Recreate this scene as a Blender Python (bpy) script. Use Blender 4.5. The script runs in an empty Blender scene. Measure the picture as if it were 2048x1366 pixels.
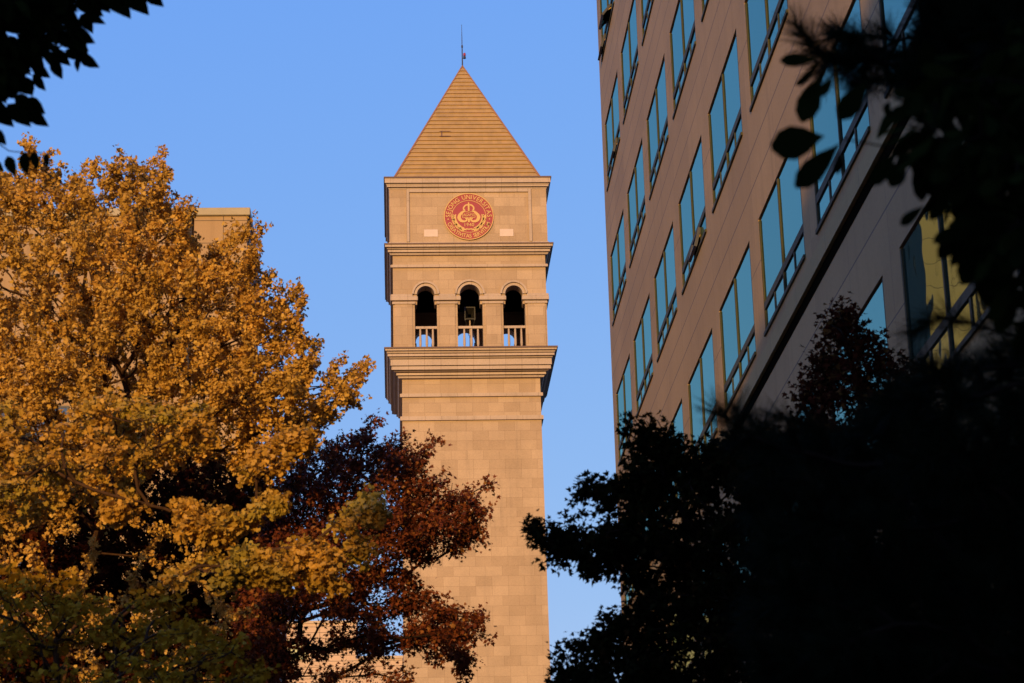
import bpy, math, random
import numpy as np
from mathutils import Vector, Matrix

random.seed(7)
SC = bpy.context.scene
COL = SC.collection
R = math.radians

# ------------------------------------------------------------------ camera
F_PX, W_PX, H_PX = 4397.75, 2048.0, 1366.0
PITCH, YAW, ROLL = 0.3139048, 0.0573229, 0.0263769
EYE = np.array([0.0, 0.0, 1.6])
_fw = np.array([math.sin(YAW) * math.cos(PITCH), math.cos(YAW) * math.cos(PITCH), math.sin(PITCH)])
_rt = np.array([math.cos(YAW), -math.sin(YAW), 0.0])
_up = np.cross(_rt, _fw)
RT = _rt * math.cos(ROLL) - _up * math.sin(ROLL)
UP = _up * math.cos(ROLL) + _rt * math.sin(ROLL)
FW = _fw
cam = bpy.data.cameras.new('camera')
cam_ob = bpy.data.objects.new('camera', cam)
COL.objects.link(cam_ob)
m = Matrix.Identity(4)
for i in range(3):
    m[i][0], m[i][1], m[i][2], m[i][3] = RT[i], UP[i], -FW[i], EYE[i]
cam_ob.matrix_world = m
cam.sensor_width = 36.0
cam.lens = 36.0 * F_PX / W_PX
cam.clip_start, cam.clip_end = 0.1, 5000.0
cam.dof.use_dof = True
cam.dof.focus_distance = 62.0
cam.dof.aperture_fstop = 4.8
SC.camera = cam_ob

# ------------------------------------------------------------------ sky, sun, exposure
SUN_AZ, SUN_EL = R(14.6), R(8.0)          # sun low behind the viewer, to the left
w = bpy.data.worlds.new('World')
SC.world = w
w.use_nodes = True
nt = w.node_tree
nt.nodes.clear()
o_ = nt.nodes.new('ShaderNodeOutputWorld')
bg = nt.nodes.new('ShaderNodeBackground')
sky = nt.nodes.new('ShaderNodeTexSky')
sky.sky_type = 'NISHITA'
sky.sun_disc = False
sky.sun_elevation = SUN_EL
sky.sun_rotation = math.pi + SUN_AZ
sky.altitude = 50
sky.air_density = 1.0
sky.dust_density = 0.3
sky.ozone_density = 3.0
# the camera's white balance and soft shoulder on the bright sky: one power and gain per channel
sp_ = nt.nodes.new('ShaderNodeSeparateColor')
cm_ = nt.nodes.new('ShaderNodeCombineColor')
nt.links.new(sky.outputs[0], sp_.inputs[0])
for ch, (pw, gain) in enumerate(((0.80, 0.96), (0.44, 1.375), (-0.03, 4.06))):
    p_ = nt.nodes.new('ShaderNodeMath')
    p_.operation = 'POWER'
    nt.links.new(sp_.outputs[ch], p_.inputs[0])
    p_.inputs[1].default_value = pw
    q_ = nt.nodes.new('ShaderNodeMath')
    q_.operation = 'MULTIPLY'
    nt.links.new(p_.outputs[0], q_.inputs[0])
    q_.inputs[1].default_value = gain
    nt.links.new(q_.outputs[0], cm_.inputs[ch])
nt.links.new(cm_.outputs[0], bg.inputs[0])
bg.inputs[1].default_value = 0.15
nt.links.new(bg.outputs[0], o_.inputs[0])

sun = bpy.data.lights.new('sun', 'SUN')
sun.energy = 3.35
sun.angle = R(0.6)
sun.color = (1.0, 0.60, 0.19)
sun_ob = bpy.data.objects.new('sun', sun)
COL.objects.link(sun_ob)
d_ = Vector((math.sin(SUN_AZ) * math.cos(SUN_EL), math.cos(SUN_AZ) * math.cos(SUN_EL), -math.sin(SUN_EL)))
sun_ob.rotation_euler = d_.to_track_quat('-Z', 'Y').to_euler()
sun_ob.location = (-30, -80, 60)

SC.view_settings.view_transform = 'Standard'
SC.view_settings.look = 'None'
SC.view_settings.exposure = 0.6
SC.view_settings.gamma = 1.0
SC.view_settings.use_curve_mapping = False
SC.render.engine = 'CYCLES'
SC.cycles.max_bounces = 6
SC.cycles.diffuse_bounces = 3
SC.cycles.transparent_max_bounces = 4
SC.cycles.caustics_reflective = False
SC.cycles.caustics_refractive = False


def at(x, y, Y):
    """the point at depth Y (metres along the street) on the sight line through the photograph's x, y"""
    d = FW + ((x - W_PX / 2) * RT - (y - H_PX / 2) * UP) / F_PX
    return EYE + d * (Y / d[1])


# ------------------------------------------------------------------ object helpers
def world_loc(o):
    v = Vector((0, 0, 0))
    while o is not None:
        v = v + o.location
        o = o.parent
    return v


def thing(name, label, cat, loc=(0, 0, 0), group=None, kind=None):
    o = bpy.data.objects.new(name, None)
    o.empty_display_size = 0.3
    COL.objects.link(o)
    o.location = loc
    o['label'] = label
    o['category'] = cat
    if group:
        o['group'] = group
    return o


def thing_part(name, parent):
    o = bpy.data.objects.new(name, None)
    COL.objects.link(o)
    o.parent = parent
    return o


def link_mesh(name, me, mat, parent=None):
    o = bpy.data.objects.new(name, me)
    COL.objects.link(o)
    if mat is not None:
        me.materials.append(mat)
    if parent is not None:
        o.parent = parent
        v = world_loc(parent)
        me.transform(Matrix.Translation(-v))
    return o


class MB:
    """collects solid shapes in world coordinates; build() links them as ONE mesh object"""

    def __init__(self):
        self.v, self.f = [], []

    def add(self, vs, fs):
        n = len(self.v)
        self.v += [tuple(map(float, p)) for p in vs]
        self.f += [tuple(n + i for i in f) for f in fs]

    def box(self, x0, x1, y0, y1, z0, z1):
        self.add([(x0, y0, z0), (x1, y0, z0), (x1, y1, z0), (x0, y1, z0),
                  (x0, y0, z1), (x1, y0, z1), (x1, y1, z1), (x0, y1, z1)],
                 [(0, 3, 2, 1), (4, 5, 6, 7), (0, 1, 5, 4), (1, 2, 6, 5), (2, 3, 7, 6), (3, 0, 4, 7)])

    def obox(self, c, ax, ay, az):
        c, ax, ay, az = [np.array(q, float) for q in (c, ax, ay, az)]
        s = [(-1, -1, -1), (1, -1, -1), (1, 1, -1), (-1, 1, -1), (-1, -1, 1), (1, -1, 1), (1, 1, 1), (-1, 1, 1)]
        self.add([c + a * ax + b * ay + d * az for a, b, d in s],
                 [(0, 3, 2, 1), (4, 5, 6, 7), (0, 1, 5, 4), (1, 2, 6, 5), (2, 3, 7, 6), (3, 0, 4, 7)])

    def frustum(self, cx, cy, h0, z0, h1, z1, caps=True):
        vs = []
        for h, z in ((h0, z0), (h1, z1)):
            vs += [(cx - h, cy - h, z), (cx + h, cy - h, z), (cx + h, cy + h, z), (cx - h, cy + h, z)]
        fs = [(0, 1, 5, 4), (1, 2, 6, 5), (2, 3, 7, 6), (3, 0, 4, 7)]
        if caps:
            fs += [(0, 3, 2, 1), (4, 5, 6, 7)]
        self.add(vs, fs)

    def tube(self, p, q, r0, r1, n=8):
        p, q = np.array(p, float), np.array(q, float)
        d = q - p
        d /= np.linalg.norm(d) + 1e-9
        a = np.cross(d, (0, 0, 1.0) if abs(d[2]) < 0.9 else (1.0, 0, 0))
        a /= np.linalg.norm(a)
        b = np.cross(d, a)
        vs = []
        for c, r in ((p, r0), (q, r1)):
            vs += [c + r * (math.cos(2 * math.pi * i / n) * a + math.sin(2 * math.pi * i / n) * b) for i in range(n)]
        fs = [(i, (i + 1) % n, n + (i + 1) % n, n + i) for i in range(n)]
        fs += [tuple(range(n))[::-1], tuple(range(n, 2 * n))]
        self.add(vs, fs)

    def build(self, name, mat, parent=None, smooth=False, bevel=0):
        me = bpy.data.meshes.new(name)
        me.from_pydata(self.v, [], self.f)
        me.update()
        if smooth:
            me.polygons.foreach_set('use_smooth', [True] * len(me.polygons))
        o = link_mesh(name, me, mat, parent)
        if bevel:
            b = o.modifiers.new('bevel', 'BEVEL')
            b.width = bevel
            b.segments = 1
            b.limit_method = 'ANGLE'
        return o


# ------------------------------------------------------------------ materials
def mat_new(name):
    mt = bpy.data.materials.new(name)
    mt.use_nodes = True
    n = mt.node_tree.nodes
    return mt, n, mt.node_tree.links, n['Principled BSDF']


class G:
    """small node-building shorthand"""

    def __init__(self, mt):
        self.n, self.l = mt.node_tree.nodes, mt.node_tree.links

    def node(self, typ, **kw):
        k = self.n.new(typ)
        for a, b in kw.items():
            setattr(k, a, b)
        return k

    def put(self, sock, val):
        if hasattr(val, 'is_linked') or hasattr(val, 'links'):
            self.l.new(val, sock)
        else:
            sock.default_value = val

    def math(self, op, a, b=0.0, c=0.0):
        k = self.node('ShaderNodeMath', operation=op)
        for s, v in zip(k.inputs, (a, b, c)):
            self.put(s, v)
        return k.outputs[0]

    def mix(self, fac, a, b, blend='MIX'):
        k = self.node('ShaderNodeMix', data_type='RGBA', blend_type=blend)
        self.put(k.inputs[0], fac)
        self.put(k.inputs[6], a)
        self.put(k.inputs[7], b)
        return k.outputs[2]

    def noise(self, vec, scale, detail=4.0, rough=0.55, dist=0.0):
        k = self.node('ShaderNodeTexNoise')
        if vec is not None:
            self.l.new(vec, k.inputs['Vector'])
        k.inputs['Scale'].default_value = scale
        k.inputs['Detail'].default_value = detail
        k.inputs['Roughness'].default_value = rough
        k.inputs['Distortion'].default_value = dist
        return k.outputs['Fac']

    def ramp(self, fac, stops):
        k = self.node('ShaderNodeValToRGB')
        cr = k.color_ramp
        while len(cr.elements) < len(stops):
            cr.elements.new(0.5)
        for e, (p, c) in zip(cr.elements, stops):
            e.position = p
            e.color = c if len(c) == 4 else (*c, 1)
        self.l.new(fac, k.inputs[0])
        return k.outputs[0]

    def pos(self):
        return self.node('ShaderNodeNewGeometry')

    def sep(self, v):
        k = self.node('ShaderNodeSeparateXYZ')
        self.l.new(v, k.inputs[0])
        return k.outputs

    def line(self, coord, z0, period, width):
        """1 on thin lines every PERIOD along COORD"""
        d = self.math('PINGPONG', self.math('SUBTRACT', coord, z0), period / 2)
        return self.math('LESS_THAN', d, width / 2)


def c4(c):
    return (*c, 1.0)


def stone_block(name, ca, cb, bw, bh, mortar, mort_col, zoff=0.0, stain=0.25, rough=0.75):
    mt, n, l, bs = mat_new(name)
    g = G(mt)
    geo = g.pos()
    P, N = g.sep(geo.outputs['Position']), g.sep(geo.outputs['True Normal'])
    side = g.math('GREATER_THAN', g.math('ABSOLUTE', N[0]), 0.6)
    mu = g.node('ShaderNodeMix', data_type='FLOAT')
    l.new(side, mu.inputs[0])
    l.new(P[0], mu.inputs[2])
    l.new(P[1], mu.inputs[3])
    cb_ = g.node('ShaderNodeCombineXYZ')
    l.new(mu.outputs[0], cb_.inputs[0])
    l.new(g.math('SUBTRACT', P[2], zoff), cb_.inputs[1])
    br = g.node('ShaderNodeTexBrick')
    l.new(cb_.outputs[0], br.inputs['Vector'])
    br.inputs['Scale'].default_value = 1.0
    br.inputs['Color1'].default_value = c4(ca)
    br.inputs['Color2'].default_value = c4(cb)
    br.inputs['Mortar'].default_value = c4(mort_col)
    br.inputs['Mortar Size'].default_value = mortar
    br.inputs['Mortar Smooth'].default_value = 0.3
    br.inputs['Brick Width'].default_value = bw
    br.inputs['Row Height'].default_value = bh
    br.offset = 0.37
    br.offset_frequency = 3
    n1 = g.noise(geo.outputs['Position'], 0.55, 5, 0.6)
    st = g.ramp(n1, [(0.30, (1 - stain,) * 3), (0.62, (1.0, 1.0, 1.0))])
    col = g.mix(1.0, br.outputs['Color'], st, 'MULTIPLY')
    n2 = g.noise(geo.outputs['Position'], 14.0, 3, 0.7)
    sp = g.ramp(n2, [(0.35, (0.90, 0.90, 0.90)), (0.65, (1.06, 1.06, 1.06))])
    col = g.mix(1.0, col, sp, 'MULTIPLY')
    # grey weather blotches of irregular outline
    n3 = g.noise(geo.outputs['Position'], 0.9, 6, 0.7, 0.6)
    bl = g.ramp(n3, [(0.68, (0, 0, 0)), (0.78, (1, 1, 1))])
    col = g.mix(g.math('MULTIPLY', bl, 0.30), col, (0.22, 0.17, 0.12, 1))
    # rain streaks running down the stone
    mp = g.node('ShaderNodeMapping')
    mp.inputs['Scale'].default_value = (3.2, 3.2, 0.13)
    l.new(geo.outputs['Position'], mp.inputs['Vector'])
    n4 = g.noise(mp.outputs[0], 1.0, 5, 0.65)
    sk = g.ramp(n4, [(0.56, (0, 0, 0)), (0.74, (1, 1, 1))])
    col = g.mix(g.math('MULTIPLY', sk, 0.30), col, (0.20, 0.15, 0.105, 1))
    l.new(col, bs.inputs['Base Color'])
    bs.inputs['Roughness'].default_value = rough
    bs.inputs['Specular IOR Level'].default_value = 0.25
    bp = g.node('ShaderNodeBump')
    bp.inputs['Strength'].default_value = 0.12
    bp.inputs['Distance'].default_value = 0.01
    l.new(g.math('MULTIPLY', g.math('SUBTRACT', 1.0, br.outputs['Fac']), 1.0), bp.inputs['Height'])
    l.new(bp.outputs[0], bs.inputs['Normal'])
    return mt


def plain(name, col, rough=0.6, var=0.12, scale=3.0, metal=0.0, spec=0.3):
    mt, n, l, bs = mat_new(name)
    g = G(mt)
    geo = g.pos()
    nz = g.noise(geo.outputs['Position'], scale, 5, 0.6)
    a = tuple(x * (1 - var) for x in col)
    b = tuple(min(1, x * (1 + var)) for x in col)
    l.new(g.ramp(nz, [(0.3, a), (0.7, b)]), bs.inputs['Base Color'])
    bs.inputs['Roughness'].default_value = rough
    bs.inputs['Metallic'].default_value = metal
    bs.inputs['Specular IOR Level'].default_value = spec
    return mt


def panel_wall(name, col, hl, vl, rough=0.7, joint=(0.05, 0.04, 0.035), use_y=True, var=0.10, cell=None):
    """stone cladding with sealed joints: hl / vl are lists of (offset, period, width)"""
    mt, n, l, bs = mat_new(name)
    g = G(mt)
    geo = g.pos()
    P = g.sep(geo.outputs['Position'])
    mask = None
    for lst, ax in ((hl, P[2]), (vl, P[1] if use_y else P[0])):
        for z0, p, wd in lst:
            k = g.line(ax, z0, p, wd)
            mask = k if mask is None else g.math('MAXIMUM', mask, k)
    n1 = g.noise(geo.outputs['Position'], 0.35, 6, 0.6)
    n2 = g.noise(geo.outputs['Position'], 30.0, 2, 0.6)
    base = g.ramp(n1, [(0.3, tuple(x * (1 - var) for x in col)), (0.7, tuple(x * (1 + var) for x in col))])
    base = g.mix(1.0, base, g.ramp(n2, [(0.3, (0.92,) * 3), (0.7, (1.07,) * 3)]), 'MULTIPLY')
    if cell is not None:
        cv = g.node('ShaderNodeCombineXYZ')
        l.new(g.math('FLOOR', g.math('DIVIDE', g.math('SUBTRACT', P[1] if use_y else P[0], cell[0]), cell[1])), cv.inputs[0])
        l.new(g.math('FLOOR', g.math('DIVIDE', g.math('SUBTRACT', P[2], cell[2]), cell[3])), cv.inputs[1])
        wn = g.node('ShaderNodeTexWhiteNoise', noise_dimensions='2D')
        l.new(cv.outputs[0], wn.inputs['Vector'])
        base = g.mix(1.0, base, g.ramp(wn.outputs['Value'], [(0, (0.93, 0.925, 0.92)), (1, (1.06, 1.06, 1.06))]), 'MULTIPLY')
    mp = g.node('ShaderNodeMapping')
    mp.inputs['Scale'].default_value = (2.2, 2.2, 0.16)
    l.new(geo.outputs['Position'], mp.inputs['Vector'])
    sk = g.ramp(g.noise(mp.outputs[0], 1.0, 5, 0.65), [(0.54, (0, 0, 0)), (0.76, (1, 1, 1))])
    base = g.mix(g.math('MULTIPLY', sk, 0.42), base, c4(tuple(x * 0.55 for x in col)))
    if mask is not None:
        base = g.mix(g.math('MULTIPLY', mask, 0.85), base, c4(joint))
    l.new(base, bs.inputs['Base Color'])
    bs.inputs['Roughness'].default_value = rough
    bs.inputs['Specular IOR Level'].default_value = 0.2
    return mt


def leaf_mat(name, stops, transl=0.35, rough=0.55, patch=None, patch_scale=1.2, spec=0.25):
    mt, n, l, bs = mat_new(name)
    g = G(mt)
    geo = g.pos()
    col = g.ramp(geo.outputs['Random Per Island'], stops)
    if patch is not None:
        nz = g.noise(geo.outputs['Position'], patch_scale, 2, 0.5)
        f = g.ramp(nz, [(0.45, (0, 0, 0)), (0.62, (1, 1, 1))])
        col = g.mix(g.math('MULTIPLY', f, patch[1]), col, c4(patch[0]))
    l.new(col, bs.inputs['Base Color'])
    bs.inputs['Roughness'].default_value = rough
    bs.inputs['Specular IOR Level'].default_value = spec
    tr = g.node('ShaderNodeBsdfTranslucent')
    l.new(col, tr.inputs[0])
    mx = g.node('ShaderNodeMixShader')
    mx.inputs[0].default_value = transl
    l.new(bs.outputs[0], mx.inputs[1])
    l.new(tr.outputs[0], mx.inputs[2])
    l.new(mx.outputs[0], n['Material Output'].inputs[0])
    return mt


def glass_mat(name, refl, body, wav=0.012):
    mt, n, l, bs = mat_new(name)
    g = G(mt)
    geo = g.pos()
    n.remove(bs)
    df = g.node('ShaderNodeBsdfDiffuse')
    df.inputs[0].default_value = c4(body)
    gl = g.node('ShaderNodeBsdfGlossy')
    gl.inputs[0].default_value = c4(refl)
    gl.inputs['Roughness'].default_value = 0.015
    nz = g.noise(geo.outputs['Position'], 0.8, 2, 0.5)
    bp = g.node('ShaderNodeBump')
    bp.inputs['Strength'].default_value = wav
    bp.inputs['Distance'].default_value = 1.0
    l.new(nz, bp.inputs['Height'])
    l.new(bp.outputs[0], gl.inputs['Normal'])
    lw = g.node('ShaderNodeFresnel')
    lw.inputs[0].default_value = 1.9
    ri = geo.outputs['Random Per Island']
    l.new(g.ramp(ri, [(0.0, tuple(x * 0.80 for x in refl)), (0.5, refl), (1.0, tuple(x * 1.08 for x in refl))]), gl.inputs[0])
    l.new(g.ramp(g.math('FRACT', g.math('MULTIPLY', ri, 7.3)), [(0.0, body), (0.7, body), (0.9, tuple(x * 3 + 0.02 for x in body)), (1.0, (0.10, 0.10, 0.085))]), df.inputs[0])
    mx = g.node('ShaderNodeMixShader')
    l.new(g.math('ADD', g.math('MULTIPLY', lw.outputs[0], 0.55), 0.40), mx.inputs[0])
    l.new(df.outputs[0], mx.inputs[1])
    l.new(gl.outputs[0], mx.inputs[2])
    l.new(mx.outputs[0], n['Material Output'].inputs[0])
    return mt


M = {}
M['tower'] = stone_block('tower_sandstone', (0.445, 0.322, 0.204), (0.362, 0.256, 0.157), 0.98, 0.605, 0.011, (0.29, 0.20, 0.12), stain=0.14)
M['tower_trim'] = stone_block('tower_trim_stone', (0.44, 0.34, 0.255), (0.41, 0.315, 0.23), 1.0, 30.0, 0.012, (0.25, 0.18, 0.125), zoff=-7.0, stain=0.12)
M['flash'] = plain('dark_metal_flashing', (0.10, 0.055, 0.045), 0.5, 0.1)
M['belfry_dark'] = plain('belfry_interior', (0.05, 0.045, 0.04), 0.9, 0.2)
M['red'] = plain('emblem_red', (0.27, 0.028, 0.045), 0.5, 0.05)
M['gold'] = plain('emblem_gold', (0.52, 0.33, 0.11), 0.45, 0.06)
M['cream'] = plain('pale_stone_plate', (0.55, 0.44, 0.36), 0.7, 0.06)
M['ridge'] = plain('terracotta_ridge', (0.25, 0.125, 0.06), 0.7, 0.15)
M['iron'] = plain('dark_iron', (0.04, 0.04, 0.05), 0.5, 0.1)
M['speaker'] = plain('grey_speaker_shell', (0.022, 0.02, 0.018), 0.5, 0.1)
M['bark'] = plain('ginkgo_bark', (0.055, 0.028, 0.015), 0.95, 0.4, 9.0, 0.0, 0.05)
M['bark_dark'] = plain('dark_bark', (0.018, 0.011, 0.008), 0.95, 0.3, 9.0, 0.0, 0.0)

# ------------------------------------------------------------------ ground
g_ = MB()
g_.add([(-900, -900, 0), (900, -900, 0), (900, 900, 0), (-900, 900, 0)], [(0, 1, 2, 3)])
ground = g_.build('ground', plain('campus_ground', (0.075, 0.07, 0.06), 0.9, 0.25, 0.4))
ground['kind'] = 'structure'


# ================================================================== BELL TOWER
def build_tower():
    CX, CY = 4.87, 134.27
    t = thing('bell_tower', 'tall sandstone bell tower with pyramid roof, round red emblem and three open arches', 'tower', (CX, CY, 0))
    st, tr = M['tower'], M['tower_trim']
    b = MB()
    b.frustum(CX, CY, 4.46, 0, 4.269, 41.50)
    b.build('shaft', st, t)

    def stack(name, layers, mat=tr, slopes=(), quirk=0.045):
        k = MB()
        for i, (h, z0, z1) in enumerate(layers):
            hb = h - slopes[i] if i < len(slopes) else h
            q = quirk if (i > 0 and z1 - z0 > 0.08) else 0.0
            if q:
                k.frustum(CX, CY, layers[i - 1][0] - 0.16, z0, layers[i - 1][0] - 0.16, z0 + q, caps=False)
            k.frustum(CX, CY, hb, z0 + q, h, z1)
        return k.build(name, mat, t)
    # courses under the corbelled cornice
    stack('string_course', [(4.409, 38.80, 39.04), (4.36, 39.04, 39.07)])
    stack('string_course', [(4.411, 40.30, 40.50), (4.36, 40.50, 40.53)])
    # big corbelled cornice below the belfry
    stack('cornice', [(4.535, 41.485, 41.588), (4.622, 41.588, 41.77), (4.814, 41.77, 41.854), (4.915, 41.854, 42.111),
                      (4.971, 42.111, 42.543), (5.059, 42.543, 42.655), (5.146, 42.655, 42.842), (5.218, 42.842, 42.981),
                      (5.291, 42.981, 43.138)], slopes=(.05, 0, .1, 0, 0, .06, 0, .06, 0))
    stack('cornice_flashing', [(5.358, 43.138, 43.235)], M['flash'])

    # belfry storey: four walls with three arches each
    HW, TH = 4.783, 0.85
    ZF, ZI, ZS, ZT = 43.10, 46.17, 46.83, 49.42          # floor, top of piers, arch spring, top of wall
    cxs = [(-2.75, 0.545, 0.69), (0.0, 0.63, 0.785), (2.75, 0.545, 0.69)]

    def arch_wall(k, put):
        edges = [-HW] + sum([[c - hw, c + hw] for c, r, hw in cxs], []) + [HW]
        for i in range(0, len(edges), 2):                 # piers
            put(k, [(edges[i], ZF), (edges[i + 1], ZF), (edges[i + 1], ZI), (edges[i], ZI)])
        e2 = [-HW] + sum([[c - r, c + r] for c, r, hw in cxs], []) + [HW]
        for i in range(0, len(e2), 2):                    # blocks beside the arches
            put(k, [(e2[i], ZI), (e2[i + 1], ZI), (e2[i + 1], ZT), (e2[i], ZT)])
        for c, r, hw in cxs:                              # stone over each arch
            N = 20
            zs = ZS if r < 0.6 else ZS - 0.0
            for j in range(N):
                a0, a1 = math.pi - math.pi * j / N, math.pi - math.pi * (j + 1) / N
                p0 = (c + r * math.cos(a0), zs + r * math.sin(a0))
                p1 = (c + r * math.cos(a1), zs + r * math.sin(a1))
                put(k, [p0, p1, (p1[0], ZT), (p0[0], ZT)])

    def putter(side):
        def put(k, poly):
            vs = []
            for dpt in (0.0, TH):
                for u, z in poly:
                    if side == 0:
                        vs.append((CX + u, CY - HW + dpt, z))
                    elif side == 1:
                        vs.append((CX - u, CY + HW - dpt, z))
                    elif side == 2:
                        u2 = max(-HW + TH, min(HW - TH, u))
                        vs.append((CX - HW + dpt, CY - u2, z))
                    else:
                        u2 = max(-HW + TH, min(HW - TH, u))
                        vs.append((CX + HW - dpt, CY + u2, z))
            n = len(poly)
            fs = [tuple(range(n)), tuple(range(n, 2 * n))[::-1]]
            fs += [(i, n + i, n + (i + 1) % n, (i + 1) % n) for i in range(n)]
            k.add(vs, fs)
        return put
    k = MB()
    for sd in range(4):
        arch_wall(k, putter(sd))
    k.build('belfry_wall', st, t)
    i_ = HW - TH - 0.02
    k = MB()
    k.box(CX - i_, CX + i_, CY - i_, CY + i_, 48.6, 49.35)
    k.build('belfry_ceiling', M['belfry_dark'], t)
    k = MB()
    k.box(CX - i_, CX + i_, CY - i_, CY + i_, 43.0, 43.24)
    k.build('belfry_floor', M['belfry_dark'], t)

    # pilaster faces proud of the piers, impost mouldings, capitals on front and back
    edges = [-HW] + sum([[c - hw, c + hw] for c, r, hw in cxs], []) + [HW]
    e2 = [-HW] + sum([[c - r, c + r] for c, r, hw in cxs], []) + [HW]
    for sgn in (-1, 1):
        def yb(o0, o1):
            a, b2 = CY + sgn * (HW + o0), CY + sgn * (HW + o1)
            return min(a, b2), max(a, b2)
        for i in range(0, 8, 2):
            k, km, kc = MB(), MB(), MB()
            x0, x1 = edges[i], edges[i + 1]
            g0 = 0.14 if i > 0 else 0.10
            g1 = 0.14 if i < 6 else 0.10
            y0, y1 = yb(0.003, 0.07)
            k.box(CX + x0 + g0, CX + x1 - g1, y0, y1, 43.25, 46.17)
            # capital
            y0, y1 = yb(-0.02, 0.13)
            kc.box(CX + x0 - 0.03 - (0.03 if i == 0 else 0), CX + x1 + 0.03 + (0.03 if i == 6 else 0), y0, y1, 46.172, 46.33)
            y0, y1 = yb(-0.02, 0.10)
            # impost: main member, then a smaller one above
            xa, xb = e2[i] - (0.16 if i == 0 else 0.05), e2[i + 1] + (0.16 if i == 6 else 0.05)
            y0, y1 = yb(-0.3, 0.20)
            km.box(CX + xa, CX + xb, y0, y1, 46.40, 46.66)
            y0, y1 = yb(-0.3, 0.02)
            km.box(CX + xa + 0.12, CX + xb - 0.12, y0, y1, 46.334, 46.398)
            xa2 = e2[i] - (0.14 if i == 0 else -0.26)
            xb2 = e2[i + 1] + (0.14 if i == 6 else -0.26)
            y0, y1 = yb(-0.02, 0.145)
            km.box(CX + xa2, CX + xb2, y0, y1, 46.662, 46.82)
            k.build('pilaster', st, t)
            kc.build('capital', tr, t, bevel=0.03)
            km.build('impost_moulding', tr, t, bevel=0.02)
    # side returns of the imposts along left and right walls
    for sgn in (-1, 1):
        k = MB()
        xa, xb = sorted((CX + sgn * (HW - 0.01), CX + sgn * (HW + 0.155)))
        k.box(xa, xb, CY - HW + 0.02, CY + HW - 0.02, 46.42, 46.80)
        k.build('impost_return', tr, t)
    # archivolts (rounded mouldings round the arch heads)
    for sgn in (-1, 1):
        for c, r, hw in cxs:
            k = MB()
            N = 24
            for (ra, rb, pr) in ((r, r + 0.13, 0.09), (r + 0.13, r + 0.19, 0.05), (r + 0.19, r + 0.31, 0.17)):
                y0, y1 = CY + sgn * (HW - 0.01), CY + sgn * (HW + pr)
                vs, fs = [], []
                for j in range(N + 1):
                    a = math.pi * j / N
                    for rr in (ra, rb):
                        for yy in (y0, y1):
                            vs.append((CX + c + rr * math.cos(a), yy, ZS + rr * math.sin(a)))
                for j in range(N):
                    p = 4 * j
                    fs += [(p, p + 4, p + 6, p + 2), (p + 1, p + 3, p + 7, p + 5), (p, p + 1, p + 5, p + 4), (p + 2, p + 6, p + 7, p + 3)]
                k.add(vs, fs)
            k.build('archivolt', tr, t)
    # stone railings in the arches
    for sgn in (-1, 1):
        for c, r, hw in cxs:
            k = MB()
            y = CY + sgn * (HW - 0.22)
            k.box(CX + c - hw + .004, CX + c + hw - .004, y - 0.09, y + 0.09, 44.63, 44.79)
            k.build('top_rail', tr, t)
            k = MB()
            k.box(CX + c - hw + .004, CX + c + hw - .004, y - 0.09, y + 0.09, 43.242, 43.40)
            k.build('bottom_rail', tr, t)
            for q in ((-0.36, 0.04, 0.42) if r < 0.6 else (-0.38, 0.06, 0.47)):
                kk = MB()
                kk.tube((CX + c + q, y, 43.40), (CX + c + q, y, 43.65), 0.045, 0.085, 8)
                kk.tube((CX + c + q, y, 43.65), (CX + c + q, y, 44.63), 0.085, 0.055, 8)
                kk.build('baluster', tr, t, smooth=False)
    # band and cornice above the belfry
    stack('string_course', [(4.923, 48.60, 48.76), (4.86, 48.76, 48.80)])
    stack('cornice', [(4.993, 49.412, 49.514), (5.078, 49.514, 49.702), (5.155, 49.702, 49.80), (5.253, 49.80, 49.996)], slopes=(.06, 0, .05, 0))
    stack('cornice_flashing', [(5.309, 49.996, 50.075)], M['flash'])
    # emblem storey
    stack('wall', [(4.964, 50.02, 53.85)], st)
    stack('plinth_course', [(5.02, 50.078, 50.24)])
    stack('cornice', [(5.021, 53.808, 53.892), (5.107, 53.892, 54.03), (5.170, 54.03, 54.109), (5.243, 54.109, 54.469)], slopes=(.05, 0, .05, 0))
    stack('cornice_flashing', [(5.303, 54.469, 54.56)], M['flash'])
    yf = CY - 4.964
    k = MB()
    k.box(0.98, 1.16, yf - 0.11, yf + 0.02, 50.242, 53.80)
    k.box(8.68, 8.87, yf - 0.11, yf + 0.02, 50.242, 53.80)
    k.box(1.162, 8.678, yf - 0.11, yf + 0.02, 53.58, 53.80)
    k.build('panel_frame', tr, t, bevel=0.015)
    for x0, x1 in ((2.07, 2.94), (6.83, 7.69)):
        k = MB()
        k.box(x0, x1, yf - 0.03, yf + 0.02, 50.60, 51.09)
        k.build('stone_plate', M['cream'], t, bevel=0.01)

    # roof of overlapping tile courses
    mt, n, l, bs = mat_new('roof_tiles')
    g = G(mt)
    geo = g.pos()
    P, N = g.sep(geo.outputs['Position']), g.sep(geo.outputs['True Normal'])
    side = g.math('GREATER_THAN', g.math('ABSOLUTE', N[0]), 0.5)
    mu = g.node('ShaderNodeMix', data_type='FLOAT')
    l.new(side, mu.inputs[0]); l.new(P[0], mu.inputs[2]); l.new(P[1], mu.inputs[3])
    wv = g.math('SINE', g.math('MULTIPLY', mu.outputs[0], 2 * math.pi / 0.30))
    rnd = g.noise(geo.outputs['Position'], 1.2, 5, 0.7)
    rv = g.node('ShaderNodeCombineXYZ')
    l.new(g.math('FLOOR', g.math('DIVIDE', mu.outputs[0], 0.30)), rv.inputs[0])
    l.new(g.math('FLOOR', g.math('DIVIDE', g.math('SUBTRACT', P[2], 54.56), 0.34)), rv.inputs[1])
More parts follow.
